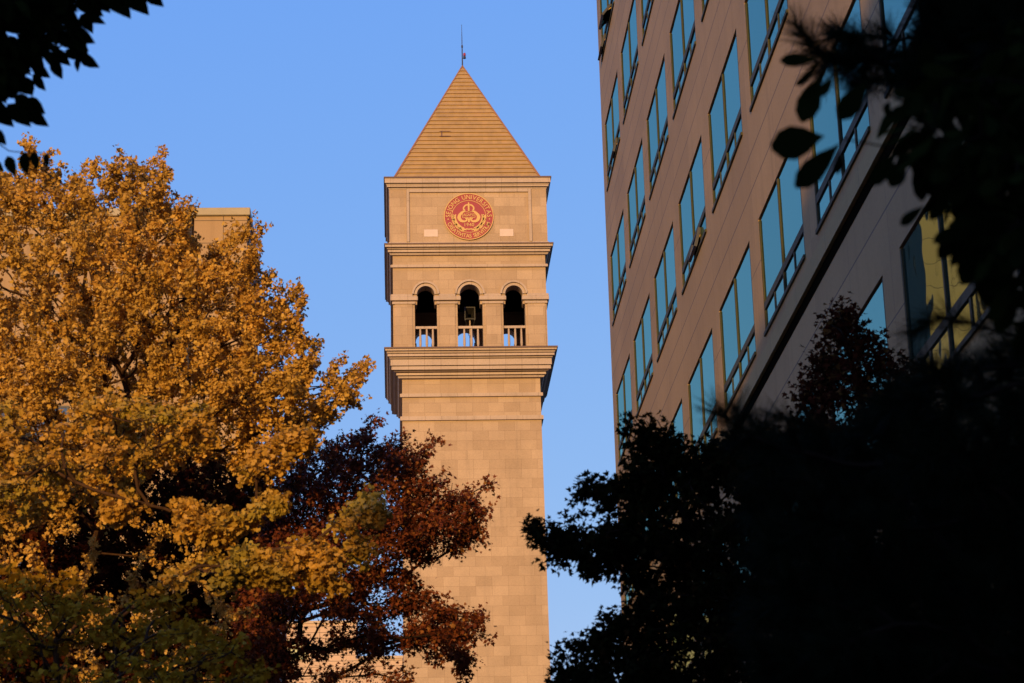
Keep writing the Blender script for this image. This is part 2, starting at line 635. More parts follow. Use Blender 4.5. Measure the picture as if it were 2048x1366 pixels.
    wn = g.node('ShaderNodeTexWhiteNoise', noise_dimensions='2D')
    l.new(rv.outputs[0], wn.inputs['Vector'])
    col = g.ramp(rnd, [(0.3, (0.31, 0.195, 0.062)), (0.55, (0.38, 0.24, 0.072)), (0.75, (0.40, 0.235, 0.08))])
    col = g.mix(1.0, col, g.ramp(wn.outputs['Value'], [(0, (0.93, 0.92, 0.91)), (1, (1.05, 1.04, 1.03))]), 'MULTIPLY')
    l.new(col, bs.inputs['Base Color'])
    bs.inputs['Roughness'].default_value = 0.65
    bp = g.node('ShaderNodeBump')
    bp.inputs['Strength'].default_value = 0.15
    bp.inputs['Distance'].default_value = 0.02
    l.new(wv, bp.inputs['Height'])
    l.new(bp.outputs[0], bs.inputs['Normal'])
    RB, RZ, AZ = 4.70, 54.50, 64.62
    NC = 29
    k = MB()
    for i in range(NC):
        za, zb = RZ + (AZ - RZ) * i / NC, RZ + (AZ - RZ) * (i + 1) / NC
        ha, hb = RB * (1 - i / NC), RB * (1 - (i + 1) / NC)
        k.frustum(CX, CY, ha + 0.12, za - 0.05, max(hb + 0.02, 0.01), zb, caps=True)
    roof = k.build('roof', mt, t)
    k = MB()
    for sx in (-1, 1):
        for sy in (-1, 1):
            k.tube((CX + sx * (RB + .03), CY + sy * (RB + .03), RZ + 0.02), (CX, CY, AZ + 0.06), 0.085, 0.06, 8)
    k.build('hip_ridge', M['ridge'], roof)
    k = MB()
    zh = 58.5
    yh = CY - RB * (1 - (zh - RZ) / (AZ - RZ)) - 0.1
    s = RB / (AZ - RZ)
    k.obox((3.55, yh + .22 * s, zh + 0.22), (0.36, 0, 0), (0, .03, .012), (0, 0.02 * s, 0.02))
    k.obox((3.55, yh - .2 * s, zh - 0.2), (0.36, 0, 0), (0, .03, .012), (0, 0.02 * s, 0.02))
    k.obox((3.33, yh, zh), (0.025, 0, 0), (0, .03, .012), (0, 0.24 * s, 0.24))
    k.build('tile_gap', M['flash'], roof)
    # lightning rod with obstruction light
    k = MB()
    k.tube((4.87, CY, 64.5), (4.87, CY, 66.1), 0.045, 0.035)
    k.tube((4.87, CY, 66.1), (4.87, CY, 67.75), 0.03, 0.012)
    k.tube((4.87, CY, 66.05), (4.87, CY, 66.2), 0.06, 0.06)
    rod = k.build('lightning_rod', M['iron'], t)
    k = MB()
    k.tube((4.87, CY, 65.25), (5.02, CY - .05, 65.25), 0.025, 0.025)
    k.tube((5.02, CY - .05, 65.22), (5.02, CY - .05, 65.36), 0.10, 0.08)
    k.tube((5.02, CY - .05, 65.36), (5.02, CY - .05, 65.40), 0.04, 0.06)
    k.build('lamp_base', M['iron'], rod)
    k = MB()
    k.tube((5.02, CY - .05, 65.40), (5.02, CY - .05, 65.58), 0.085, 0.085)
    k.tube((5.02, CY - .05, 65.58), (5.02, CY - .05, 65.63), 0.085, 0.03)
    k.build('red_lamp', M['red'], rod)
    build_emblem(t, yf)
    return t


def strip(k, pts, wd, y, th=0.03, closed=False):
    """a flat ribbon following 2-D points (x, z) on the plane y"""
    pts = [np.array(p, float) for p in pts]
    n = len(pts)
    wds = wd if isinstance(wd, (list, tuple)) else [wd] * n
    L, Rr = [], []
    for i in range(n):
        a = pts[i - 1] if (i > 0 or closed) else pts[i]
        b = pts[(i + 1) % n] if (i < n - 1 or closed) else pts[i]
        d = b - a
        d = d / (np.linalg.norm(d) + 1e-9)
        nn = np.array([-d[1], d[0]])
        L.append(pts[i] + nn * wds[i] / 2)
        Rr.append(pts[i] - nn * wds[i] / 2)
    m = n if closed else n - 1
    for i in range(m):
        j = (i + 1) % n
        q = [L[i], Rr[i], Rr[j], L[j]]
        vs = [(p[0], y - th, p[1]) for p in q] + [(p[0], y, p[1]) for p in q]
        k.add(vs, [(0, 1, 2, 3), (7, 6, 5, 4), (0, 4, 5, 1), (1, 5, 6, 2), (2, 6, 7, 3), (3, 7, 4, 0)])


_glyphs = {}


def glyph(ch):
    """vertices, faces and advance of one capital as a flat mesh (cap height 1), with slab serifs"""
    if ch in _glyphs:
        return _glyphs[ch]
    cu = bpy.data.curves.new('letter', 'FONT')
    cu.body = ch
    cu.size = 1.0
    cu.offset = 0.012
    cu.resolution_u = 3
    ob = bpy.data.objects.new('letter', cu)
    COL.objects.link(ob)
    bpy.context.view_layer.update()
    me = bpy.data.meshes.new_from_object(ob.evaluated_get(bpy.context.evaluated_depsgraph_get()))
    vs = [(v.co.x, v.co.y) for v in me.vertices]
    fs = [tuple(p.vertices) for p in me.polygons]
    xs = [v[0] for v in vs] or [0, 0.3]
    x0, x1 = min(xs), max(xs)
    h = max(v[1] for v in vs) if vs else 0.7
    vs = [((v[0] - (x0 + x1) / 2) / h, v[1] / h) for v in vs]
    COL.objects.unlink(ob)
    bpy.data.objects.remove(ob)
    bpy.data.meshes.remove(me)
    _glyphs[ch] = (vs, fs, (x1 - x0) / h)
    return _glyphs[ch]


def build_emblem(t, yf):
    cx, cz, RR = 4.90, 51.925, 1.567
    y0 = yf - 0.001
    k = MB()
    N = 72
    vs = [(cx + RR * math.cos(2 * math.pi * i / N), yy, cz + RR * math.sin(2 * math.pi * i / N)) for yy in (y0 - 0.08, y0 + 0.02) for i in range(N)]
    k.add(vs, [tuple(range(N)), tuple(range(N, 2 * N))[::-1]] + [(i, N + i, N + (i + 1) % N, (i + 1) % N) for i in range(N)])
    em = k.build('emblem', M['red'], t)
    ys = y0 - 0.081
    k = MB()
    circ = lambda r: [(cx + r * math.cos(2 * math.pi * i / N), cz + r * math.sin(2 * math.pi * i / N)) for i in range(N)]
    strip(k, circ(RR * 0.985), RR * 0.035, ys, 0.03, True)
    k.build('rim', M['gold'], em)
    k = MB()
    strip(k, circ(RR * 0.685), RR * 0.022, ys, 0.02, True)
    k.build('inner_ring', M['gold'], em)

    k = MB()

    def letter(ch, px, pz, rot, hgt, wsc=1.0):
        # raised letter: front face and the sides that stand on the disc
        vs, fs, adv = glyph(ch)
        c, s = math.cos(rot), math.sin(rot)
        out = []
        for x, z in vs:
            x, z = x * hgt * wsc, (z - 0.5) * hgt
            out.append((px + x * c - z * s, ys - 0.03, pz + x * s + z * c))
        back = [(p[0], ys, p[2]) for p in out]
        n = len(out)
        cnt = {}
        for f in fs:
            for i in range(len(f)):
                e = (f[i], f[(i + 1) % len(f)])
                if (e[1], e[0]) in cnt:
                    del cnt[(e[1], e[0])]
                else:
                    cnt[e] = 1
        k.add(out + back, list(fs) + [(a, a + n, b + n, b) for a, b in cnt])
    top = 'SEJONG UNIVERSITAS'
    bot = 'CREATIVITAS SERVITIUM'
    for text, upper in ((top, True), (bot, False)):
        h = RR * (0.185 if upper else 0.165)
        rr = RR * 0.835
        wd = [(glyph(c)[2] if c != ' ' else 0.45) + 0.17 for c in text]
        a0, a1 = (R(183), R(-3)) if upper else (R(199), R(341))
        tot = sum(wd)
        acc = 0.0
        for c, wv in zip(text, wd):
            f = (acc + wv / 2) / tot
            acc += wv
            if c == ' ':
                continue
            a = a0 + (a1 - a0) * f
            px, pz = cx + rr * math.cos(a), cz + rr * math.sin(a)
            letter(c, px, pz, a - math.pi / 2 if upper else a + math.pi / 2, h, 0.92)
        k.build('motto', M['gold'], em)
        k = MB()
    x = -0.165 * RR
    for c in '1940':
        letter(c, cx + x, cz - 0.355 * RR, 0, RR * 0.15, 0.9)
        x += 0.11 * RR
    k.build('year', M['gold'], em)
    k = MB()
    x = -0.175 * RR
    for c in 'AGAPE':
        letter(c, cx + x, cz + 0.065 * RR, 0, RR * 0.115, 0.8)
        x += 0.088 * RR
    k.build('book_word', M['gold'], em)
    for a in (R(188), R(-8)):
        k = MB()
        px, pz = cx + RR * 0.84 * math.cos(a), cz + RR * 0.84 * math.sin(a)
        k.add([(px + .045 * math.cos(i * math.pi / 4), ys - 0.02, pz + .045 * math.sin(i * math.pi / 4)) for i in range(8)], [tuple(range(8))])
        k.build('dot', M['gold'], em)

    k = MB()
    P = lambda a: [(cx + RR * x, cz + RR * z) for x, z in a]

    def cr(pts, n=6):
        pts = [np.array(p, float) for p in pts]
        q = [pts[0]] + pts + [pts[-1]]
        out = []
        for i in range(1, len(q) - 2):
            for j in range(n):
                s = j / n
                a, b, c, d = q[i - 1], q[i], q[i + 1], q[i + 2]
                out.append(0.5 * ((2 * b) + (-a + c) * s + (2 * a - 5 * b + 4 * c - d) * s * s + (-a + 3 * b - 3 * c + d) * s ** 3))
        out.append(pts[-1])
        return out
    for sx in (-1, 1):
        side = cr([(0.0, .50), (sx * .12, .48), (sx * .20, .38), (sx * .20, .30), (sx * .17, .24), (sx * .28, .16), (sx * .38, .03), (sx * .385, -.08),
                   (sx * .32, -.18), (sx * .20, -.215), (sx * .10, -.18), (sx * .09, -.10), (sx * .15, -.10)])
        n = len(side)
        wds = [RR * (0.06 + 0.08 * math.exp(-((i / n - 0.56) / 0.17) ** 2)) for i in range(n)]
        strip(k, P(side), wds, ys, 0.03)
    strip(k, P([(0, .61), (0, .52), (0, .22)]), [0.02 * RR, 0.075 * RR, 0.065 * RR], ys, 0.045)
    strip(k, P([(-.10, -.07), (0, -.12), (.10, -.07)]), 0.05 * RR, ys, 0.025)
    strip(k, P([(0, -.10), (0, -.255)]), 0.075 * RR, ys, 0.04)
    for zz in (0.18, -0.055):
        strip(k, P([(-.23, zz), (-.11, zz + .025), (0, zz - .005), (.11, zz + .025), (.23, zz)]), 0.022 * RR, ys, 0.02)
    for xx in (-.24, .24):
        strip(k, P([(xx, .18), (xx * 1.05, -.06)]), 0.02 * RR, ys, 0.02)
    k.build('crest', M['gold'], em)
    k = MB()
    for sx in (-1, 1):
        arc = [(sx * 0.60 * math.cos(a), 0.60 * math.sin(a) - 0.0) for a in np.linspace(R(-2), R(-80), 12)]
        strip(k, P(arc), 0.03 * RR, ys, 0.02)
        for i, (x, z) in enumerate(arc[:-1]):
            a = math.atan2(arc[i + 1][1] - z, arc[i + 1][0] - x)
            for off, ln in ((0.75, .15), (-0.75, .15), (0.2, .12)):
                ang = a + math.pi + off
                tip = (x + ln * math.cos(ang), z + ln * math.sin(ang))
                mid = (x + .5 * ln * math.cos(ang), z + .5 * ln * math.sin(ang))
                strip(k, P([(x, z), mid, tip]), [0.02 * RR, 0.075 * RR, 0.012 * RR], ys, 0.012 + 0.004 * (i % 3))
    strip(k, P([(-.26, -.60), (-.1, -.54), (0, -.555), (.1, -.54), (.26, -.60)]), 0.05 * RR, ys, 0.03)
    k.build('wreath', M['gold'], em)


tower = build_tower()

# loudspeaker in the middle arch
sp = thing('loudspeaker', 'square horn loudspeaker on a post in the middle belfry arch', 'speaker', (4.90, 131.0, 43.24))
k = MB()
k.tube((4.90, 131.0, 43.24), (4.90, 131.0, 45.62), 0.05, 0.045)
k.build('post', M['tower_trim'], sp)
k = MB()
x0, x1, z0, z1, yf_ = 4.56, 5.24, 45.62, 46.45, 130.80
for a in ((x0, x1, z1 - .06, z1), (x0, x1, z0, z0 + .06), (x0, x0 + .06, z0 + .061, z1 - .061), (x1 - .06, x1, z0 + .061, z1 - .061)):
    k.box(a[0], a[1], yf_, yf_ + .06, a[2], a[3])
cxm, czm = (x0 + x1) / 2, (z0 + z1) / 2
v0 = [(x0 + .06, yf_ + .03, z0 + .06), (x1 - .06, yf_ + .03, z0 + .06), (x1 - .06, yf_ + .03, z1 - .06), (x0 + .06, yf_ + .03, z1 - .06)]
v1 = [(cxm + sx * .1, yf_ + .55, czm + sz * .1) for sx, sz in ((-1, -1), (1, -1), (1, 1), (-1, 1))]
k.add(v0 + v1, [(0, 1, 5, 4), (1, 2, 6, 5), (2, 3, 7, 6), (3, 0, 4, 7), (4, 5, 6, 7)])
k.tube((cxm, yf_ + .55, czm), (cxm, yf_ + .9, czm), .14, .14, 12)
k.build('horn', M['speaker'], sp)
k = MB()
for sx in (-1, 1):
    k.tube((4.90 + sx * .29, yf_ - .01, 45.60), (4.90 + sx * .09, 130.98, 44.6), 0.018, 0.018, 6)
    k.tube((4.90 + sx * .29, yf_ - .04, 45.60), (4.90 + sx * .29, yf_ + .06, 45.60), 0.05, 0.05, 8)
k.build('brace', M['speaker'], sp)


# ================================================================== OFFICE BUILDING (right)
XF, YFAR, ZTOP0, BAY, FLOOR = 5.949, 55.95, 29.995, 4.576, 3.9
WW, WH = 3.63, 2.0


def build_office():
    b = thing('office_building', 'tall pinkish stone office block with rows of blue reflecting windows beside the tower', 'building', (XF, 30, 0))
    hl = [(15.68, FLOOR, 0.022), (15.08, FLOOR, 0.022), (17.60, FLOOR, 0.018)]
    vl = [(YFAR - WW - (BAY - WW) / 2, BAY, 0.008), (YFAR - WW / 2, BAY, 0.008)]
    wall = panel_wall('pink_granite_cladding', (0.350, 0.224, 0.086), hl, vl, cell=(YFAR - WW - (BAY - WW) / 2, BAY / 2, 15.08, 0.65))
    YE, YN = 56.80, 2.0
    k = MB()
    ncol, nrow = 11, 7
    T = 0.40
    tops = [ZTOP0 - r * FLOOR for r in range(nrow)]
    zs = 36.0
    for r in range(nrow):                                    # spandrel bands
        k.box(XF, XF + T, YN, YE, tops[r], zs)
        y = YE
        for c in range(ncol):                                # piers
            yf = YFAR - c * BAY
            k.box(XF, XF + T, yf, y, tops[r] - WH, tops[r])
            y = yf - WW
        k.box(XF, XF + T, YN, y, tops[r] - WH, tops[r])
        zs = tops[r] - WH
    k.box(XF, XF + T, YN, YE, 0, zs)
    k.box(XF + T + .002, XF + 18, YN, YE, 0, 36.0)
    k.build('wall', wall, b)
    ledge = panel_wall('ledge_stone', (0.34, 0.235, 0.085), [], [(0.3, BAY / 2, 0.012)])
    k = MB()
    k.box(XF - 0.03, XF - .001, YN, YE + .03, 12.15, 12.20)
    k.box(XF - 0.06, XF - .001, YN, YE + .05, 11.88, 12.149)
    k.build('ledge', ledge, b)
    k = MB()  # flat near-black sheet, painted as the shadow beneath the ledge
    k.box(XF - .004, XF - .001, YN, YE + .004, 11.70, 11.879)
    k.build('painted_gap_shadow', plain('gap_shadow_dark', (0.006, 0.005, 0.003), 0.9, 0.1, 3.0, 0.0, 0.0), b)

    fr = plain('window_frame_metal', (0.055, 0.052, 0.026), 0.6, 0.08, 6.0, 0.0, 0.08)
    gl = glass_mat('blue_window_glass', (0.40, 0.66, 0.52), (0.012, 0.026, 0.028))
    gl2 = glass_mat('sash_glass', (0.10, 0.16, 0.13), (0.008, 0.014, 0.012))

    def proto():
        f = MB()
        t = 0.055
        xa, xb = XF + 0.014, XF + 0.08
        Y0, Z0 = YFAR, ZTOP0
        zt = Z0 - 1.50
        f.box(xa - .045, xb, Y0 - WW + .001, Y0 - .001, Z0 - WH + .001, Z0 - WH + 0.06)
        for ya in (Y0 - t, Y0 - WW / 2 - t / 2, Y0 - WW + .001):
            f.box(xa - .012, xb, ya, ya + t - .001, Z0 - WH + .061, Z0 - .036)
        for ya, yb in ((Y0 - WW / 2 + t / 2 + .001, Y0 - t - .001), (Y0 - WW + t + .001, Y0 - WW / 2 - t / 2 - .001)):
            f.box(xa - .01, xb, ya, yb, zt - 0.06, zt + 0.06)
            ym = (ya + yb) / 2
            f.box(xa, xb, ym - .035, ym + .035, Z0 - WH + .061, zt - .061)
        return f
    win0 = proto().build('window', fr, b)
    hb = MB()  # head member, its dark colour standing in for the head's shadow line
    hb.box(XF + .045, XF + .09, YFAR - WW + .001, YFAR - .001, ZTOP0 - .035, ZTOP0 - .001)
    head0 = hb.build('head_shadow_bar', M['iron'], win0)
    p = MB()
    e = 0.012
    for ya, yb in ((YFAR - WW / 2, YFAR), (YFAR - WW, YFAR - WW / 2)):
        p.box(XF + .026, XF + .04, ya + .03, yb - .03, ZTOP0 - 1.5, ZTOP0 - .036)
        ym = (ya + yb) / 2
        p.box(XF + .026, XF + .04, ya + .03, ym, ZTOP0 - WH + .03, ZTOP0 - 1.5)
        p.box(XF + .026, XF + .04, ym, yb - .03, ZTOP0 - WH + .03, ZTOP0 - 1.5)
    pane0 = p.build('glass_pane', gl, win0)
    opened = {(0, 0): [(2, 38), (0, 16)], (1, 0): [(2, 14)], (0, 1): [(2, 14)], (3, 3): [(2, 15)]}
    for c in range(9):
        for r in range(6):
            if c == 0 and r == 0:
                wn, pn = win0, pane0
            else:
                wn = win0.copy()
                COL.objects.link(wn)
                wn.parent = b
                wn.location = (0, -c * BAY, -r * FLOOR)
                pn = pane0.copy()
                COL.objects.link(pn)
                pn.parent = wn
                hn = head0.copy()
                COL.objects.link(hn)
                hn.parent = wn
            for idx, deg in opened.get((c, r), ()):
                ya = YFAR - c * BAY - idx * WW / 4
                yb = ya - WW / 4
                zt = ZTOP0 - r * FLOOR - 1.56
                hh, th = 0.40, R(deg)
                dz, dx = -hh * math.cos(th), -hh * math.sin(th)
                s = MB()
                top = np.array([XF + .01, 0, zt])
                dirv = np.array([dx, 0, dz])
                nrm = np.array([-dz, 0, dx]) / hh
                for (u0, u1, y0, y1) in ((0, 1, ya - .05, ya), (0, 1, yb, yb + .05), (0, .12, yb + .051, ya - .051), (.88, 1, yb + .051, ya - .051)):
                    cc = top + dirv * (u0 + u1) / 2
                    s.obox((cc[0], (y0 + y1) / 2, cc[2]), dirv * (u1 - u0) / 2, (0, (y1 - y0) / 2, 0), nrm * 0.03)
                sa = s.build('open_sash', M['iron'], wn)
                s = MB()
                cc = top + dirv * 0.5
                s.obox((cc[0], (ya + yb) / 2, cc[2]), dirv * .38, (0, (ya - yb) / 2 - .05, 0), nrm * 0.006)
                q = s.build('sash_glass', gl2, wn)
                for yy in (ya - .03, yb + .03):
                    s = MB()
                    s.tube((XF + .08, yy, zt - .05), top + dirv * .7 + np.array([0, yy, 0]), .012, .012, 6)
                    s.build('stay_arm', M['gold'], wn)
    return b


office = build_office()


# ================================================================== BUILDING BEHIND THE GINKGOS
def build_hall():
    Y0, Y1 = 62.0, 67.0
    b = thing('stone_hall', 'tan stone hall with flat roof edge rising behind the yellow ginkgo', 'building', (-12, Y0, 0))
    wall = panel_wall('tan_panel_cladding', (0.34, 0.228, 0.125), [(0.29, 1.45, 0.022), (1.01, 1.45, 0.022)], [(-5.02, 1.006, 0.022)], use_y=False)
    side = panel_wall('side_shade_cladding', (0.15, 0.11, 0.075), [(0.29, 1.45, 0.022)], [(67, 1.3, 0.02)])  # hall cladding darkened: the shade of the unlit side is in its colour
    XR, ZT = -4.31 + 0.0, 25.80
    k = MB()
    k.box(-5.89, XR, Y0, Y1, 0, ZT)
    k.box(-6.16, -5.892, Y0 + .3, Y1, 0, ZT)                  # recessed groove
    k.box(-30, -6.162, Y0, Y1, 0, ZT)
    k.build('wall', wall, b)
    k = MB()
    k.box(XR + .002, XR + .04, Y0 + .3, Y1, 0, ZT - .05)
    k.build('side_wall', side, b)
    k = MB()
    k.box(-26, -4.33, Y1 + .002, 88.0, 0, 20.3)
    k.build('rear_wing', side, b)
    k = MB()
    k.box(-30.1, XR + .09, Y0 - .09, Y1 + .1, ZT + .002, ZT + .25)
    k.build('parapet', plain('pale_coping', (0.33, 0.28, 0.19), 0.6, 0.08), b, bevel=0.02)
    k = MB()
    k.tube((-6.02, Y0 + .16, 0), (-6.02, Y0 + .16, ZT + .42), 0.07, 0.07, 8)
    k.build('downpipe', M['iron'], b)
    lv = thing_part('louvre', b)
    k = MB()
    k.box(-8.85, -7.9, Y0 - .05, Y0 - .02, 22.75, 24.0)
    k.build('louvre_back', M['iron'], lv)
    k = MB()
    for i in range(13):
        z = 22.78 + i * .096
        k.obox((-8.375, Y0 - .08, z + .04), (.46, 0, 0), (0, .03, -.02), (0, .004, .008))
    for x in (-8.85, -7.925):
        k.box(x, x + .025, Y0 - .12, Y0 - .051, 22.75, 24.0)
    k.build('slats', plain('pale_louvre', (0.6, 0.55, 0.45), 0.5, 0.05), lv)
    gm = glass_mat('hall_window_glass', (0.3, 0.4, 0.4), (0.01, 0.015, 0.02))
    for c in range(5):
        for r in range(5):
            x, z = -10.4 - c * 3.4, 19.0 - r * 3.6
            k = MB()
            k.box(x - 1.0, x + 1.0, Y0 - .05, Y0 - .003, z - .9, z - .84)
            k.box(x - 1.0, x + 1.0, Y0 - .05, Y0 - .003, z + .84, z + .9)
            for xx in (x - 1.0, x - .03, x + .94):
                k.box(xx, xx + .06, Y0 - .05, Y0 - .003, z - .839, z + .839)
            wq = k.build('window', M['iron'], b)
            k = MB()
            k.box(x - .94, x + .94, Y0 - .03, Y0 - .004, z - .84, z + .84)
            k.build('glass_pane', gm, wq)
    return b


hall = build_hall()


def build_annex():
    Y0 = 155.0
    b = thing('tiled_building', 'pale pinkish tiled building with green window low behind the red tree', 'building', (-4, Y0, 0))
    wall = panel_wall('pale_tile_cladding', (0.50, 0.36, 0.26), [(0.10, 0.41, 0.035)], [(-0.34, 1.65, 0.03)], use_y=False)
    k = MB()
    k.box(-16, -2.70, Y0, Y0 + 12, 0, 31.1)
    k.build('tall_block', wall, b)
    k = MB()
    k.box(-2.698, 0.55, Y0 + .01, Y0 + 12, 0, 28.52)
    k.build('low_block', wall, b)
    cp = plain('annex_coping', (0.46, 0.36, 0.27), 0.6, 0.06)
    for x0, x1, z in ((-16, -2.62, 31.1), (-2.618, 0.62, 28.52)):
        k = MB()
        k.box(x0, x1, Y0 - .08, Y0 + 12, z + .002, z + .18)
        k.build('coping', cp, b)
    k = MB()
    z0, z1 = 28.55, 29.86
    for z in (z0, z1):
        k.box(-7.55, -6.20, Y0 - .07, Y0 - .002, z, z + .07)
    for x in (-7.55, -6.90, -6.27):
        k.box(x, x + .07, Y0 - .07, Y0 - .002, z0 + .071, z1 - .001)
    wq = k.build('window', plain('green_window_frame', (0.14, 0.17, 0.10), 0.5, 0.05), b)
    k = MB()
    k.box(-7.5, -6.22, Y0 - .04, Y0 - .003, z0 + .01, z1 + .01)
    k.build('glass_pane', plain('pale_green_blind', (0.40, 0.42, 0.26), 0.4, 0.08), wq)
    return b


annex = build_annex()


# ================================================================== BLOCKS BEHIND THE VIEWER (they throw the evening shade)
def back_block(label, x0, x1, y0, y1, z):
    b = thing('campus_block', label, 'building', ((x0 + x1) / 2, y1, 0))
    wall = panel_wall('campus_block_wall', (0.16, 0.125, 0.10), [(0.9, 3.6, 0.04)], [(x0, 2.4, 0.03)], use_y=False)
    k = MB()
    k.box(x0, x1, y0, y1, 0, z - .35)
    k.build('wall', wall, b)
    k = MB()
    k.box(x0 - .12, x1 + .12, y0 - .12, y1 + .12, z - .348, z)
    k.build('parapet', M['cream'], b)
    gm = glass_mat('campus_block_glass', (0.25, 0.3, 0.35), (0.01, 0.012, 0.015))
    for r in range(int((z - 2) // 3.6)):
        for c in range(int((x1 - x0) // 3.0)):
            x, zz = x0 + 1.5 + c * 3.0, 1.0 + r * 3.6
            k = MB()
            k.box(x - .85, x + .85, y1 + .003, y1 + .06, zz, zz + .08)
            k.box(x - .85, x + .85, y1 + .003, y1 + .06, zz + 1.82, zz + 1.9)
            for xx in (x - .85, x - .04, x + .77):
                k.box(xx, xx + .08, y1 + .003, y1 + .06, zz + .081, zz + 1.819)
            wq = k.build('window', M['iron'], b)
            k = MB()
            k.box(x - .78, x + .78, y1 + .004, y1 + .03, zz + .06, zz + 1.84)
            k.build('glass_pane', gm, wq)


back_block('long low campus block behind the viewpoint, lower wing', -48, -15.3, -50, -35, 13.6)
back_block('tall campus block behind the viewpoint, highest wing', -14.6, 14.0, -50, -35, 22.6)


# ================================================================== TREES
def poly_inside(poly, p):
    x, y = p[:, 0], p[:, 1]
    ins = np.zeros(len(p), bool)
    n = len(poly)
    for i in range(n):
        x0, y0 = poly[i]
        x1, y1 = poly[(i + 1) % n]
        c = ((y0 > y) != (y1 > y)) & (x < (x1 - x0) * (y - y0) / (y1 - y0 + 1e-9) + x0)
        ins ^= c
    return ins


def poly_dist(poly, p):
    best = np.full(len(p), 1e9)
    n = len(poly)
    for i in range(n):
        a, b = np.array(poly[i], float), np.array(poly[(i + 1) % n], float)
        ab = b - a
        t = np.clip(((p - a) @ ab) / (ab @ ab + 1e-9), 0, 1)
        best = np.minimum(best, np.linalg.norm(p - a - t[:, None] * ab, axis=1))
    return best


def crown_points(rng, poly, n, Yc, T, soft=140.0, gaps=None, inset=6.0, flat=None):
    """points through a crown volume: OUTLINE seen from the street, thickness tapering to its edge"""
    poly = [tuple(map(float, q)) for q in poly]
    lo, hi = np.min(poly, 0), np.max(poly, 0)
    out = []
    tot = 0
    while tot < n:
        q = rng.uniform(lo, hi, (n * 3, 2))
        q = q[poly_inside(poly, q)]
        d = poly_dist(poly, q)
        q, d = q[d > inset], d[d > inset]
        if gaps is not None:
            keep = np.ones(len(q), bool)
            for gx, gy, gr in gaps:
                keep &= np.hypot(q[:, 0] - gx, q[:, 1] - gy) > gr * rng.uniform(0.7, 1.1, len(q))
            q, d = q[keep], d[keep]
        t = T * np.sqrt(np.clip(d / soft, 0.02, 1))
        Y = Yc + rng.uniform(-1, 1, len(q)) * t
        dd = FW + ((q[:, :1] - W_PX / 2) * RT - (q[:, 1:2] - H_PX / 2) * UP) / F_PX
        P = EYE + dd * (Y / dd[:, 1])[:, None]
        out.append(P)
        tot += len(P)
    P = np.concatenate(out)[:n]
    return P


def clump(rng, P, nc, pull, zpull=None):
    """draw the points towards NC random centres, so that the crown is made of sprays with gaps between"""
    c = P[rng.choice(len(P), nc, replace=False)]
    for s in range(0, len(P), 2000):
        d = np.linalg.norm(P[s:s + 2000, None, :] - c[None], axis=2)
        j = d.argmin(1)
        P[s:s + 2000] += (c[j] - P[s:s + 2000]) * np.array([pull, pull, pull if zpull is None else zpull])
    return P


def shoots(rng, P, n, steps, step, axis):
    """upright shoots that leave the crown outwards and upwards, for a feathery edge"""
    b = P[rng.choice(len(P), n)]
    out = b - np.array(axis)
    out[:, 2] *= 0.4
    d = unit(unit(out) * 0.55 + np.array([0, 0, 0.9]) + rng.normal(size=(n, 3)) * 0.28)
    ch = [b + d * (step * (i + 1)) + rng.normal(size=(n, 3)) * 0.012 for i in range(steps)]
    return np.concatenate([P] + ch)


def grow(P, start, bf=0.35):
    """joins the points to the start line by a balanced spanning tree; returns nodes and parents"""
    start = np.array(start, float)
    seg = [start[0]]
    for a, b in zip(start[:-1], start[1:]):
        m_ = max(1, int(np.linalg.norm(b - a) / 0.25))
        for i in range(1, m_ + 1):
            seg.append(a + (b - a) * i / m_)
    seg = np.array(seg)
    S, N = len(seg), len(P)
    nodes = np.concatenate([seg, P])
    par = np.full(S + N, -1)
    par[1:S] = np.arange(S - 1)
    plen = np.zeros(S + N)
    plen[:S] = np.linalg.norm(seg - seg[0], axis=1) * 0.6
    cost = np.full(N, 1e9)
    src = np.zeros(N, int)
    lo = int(S * 0.35)
    for i in range(lo, S):
        d = np.linalg.norm(P - seg[i], axis=1) + bf * plen[i]
        k_ = d < cost
        cost[k_] = d[k_]
        src[k_] = i
    todo = np.ones(N, bool)
    order = list(range(S))
    for _ in range(N):
        j = int(np.argmin(np.where(todo, cost, 1e9)))
        todo[j] = False
        par[S + j] = src[j]
        plen[S + j] = plen[src[j]] + np.linalg.norm(nodes[S + j] - nodes[src[j]])
        order.append(S + j)
        d = np.linalg.norm(P - P[j], axis=1) + bf * plen[S + j]
        k_ = (d < cost) & todo
        cost[k_] = d[k_]
        src[k_] = S + j
    cnt = np.zeros(S + N)
    kids = np.zeros(S + N, int)
    for i in order[::-1]:
        if kids[i] == 0:
            cnt[i] += 1
        if par[i] >= 0:
            cnt[par[i]] += cnt[i]
            kids[par[i]] += 1
    main = np.full(S + N, -1)
    mc = np.zeros(S + N)
    for i in order:
        p_ = par[i]
        if p_ >= 0 and cnt[i] > mc[p_]:
            mc[p_] = cnt[i]
            main[p_] = i
    for _ in range(2):                                     # straighten the limbs
        nn = nodes.copy()
        ok = np.where((par >= 0) & (main >= 0))[0]
        ok = ok[ok >= S]
        nn[ok] = 0.5 * nodes[ok] + 0.25 * nodes[par[ok]] + 0.25 * nodes[main[ok]]
        nodes = nn
    return nodes, par, cnt, kids, S


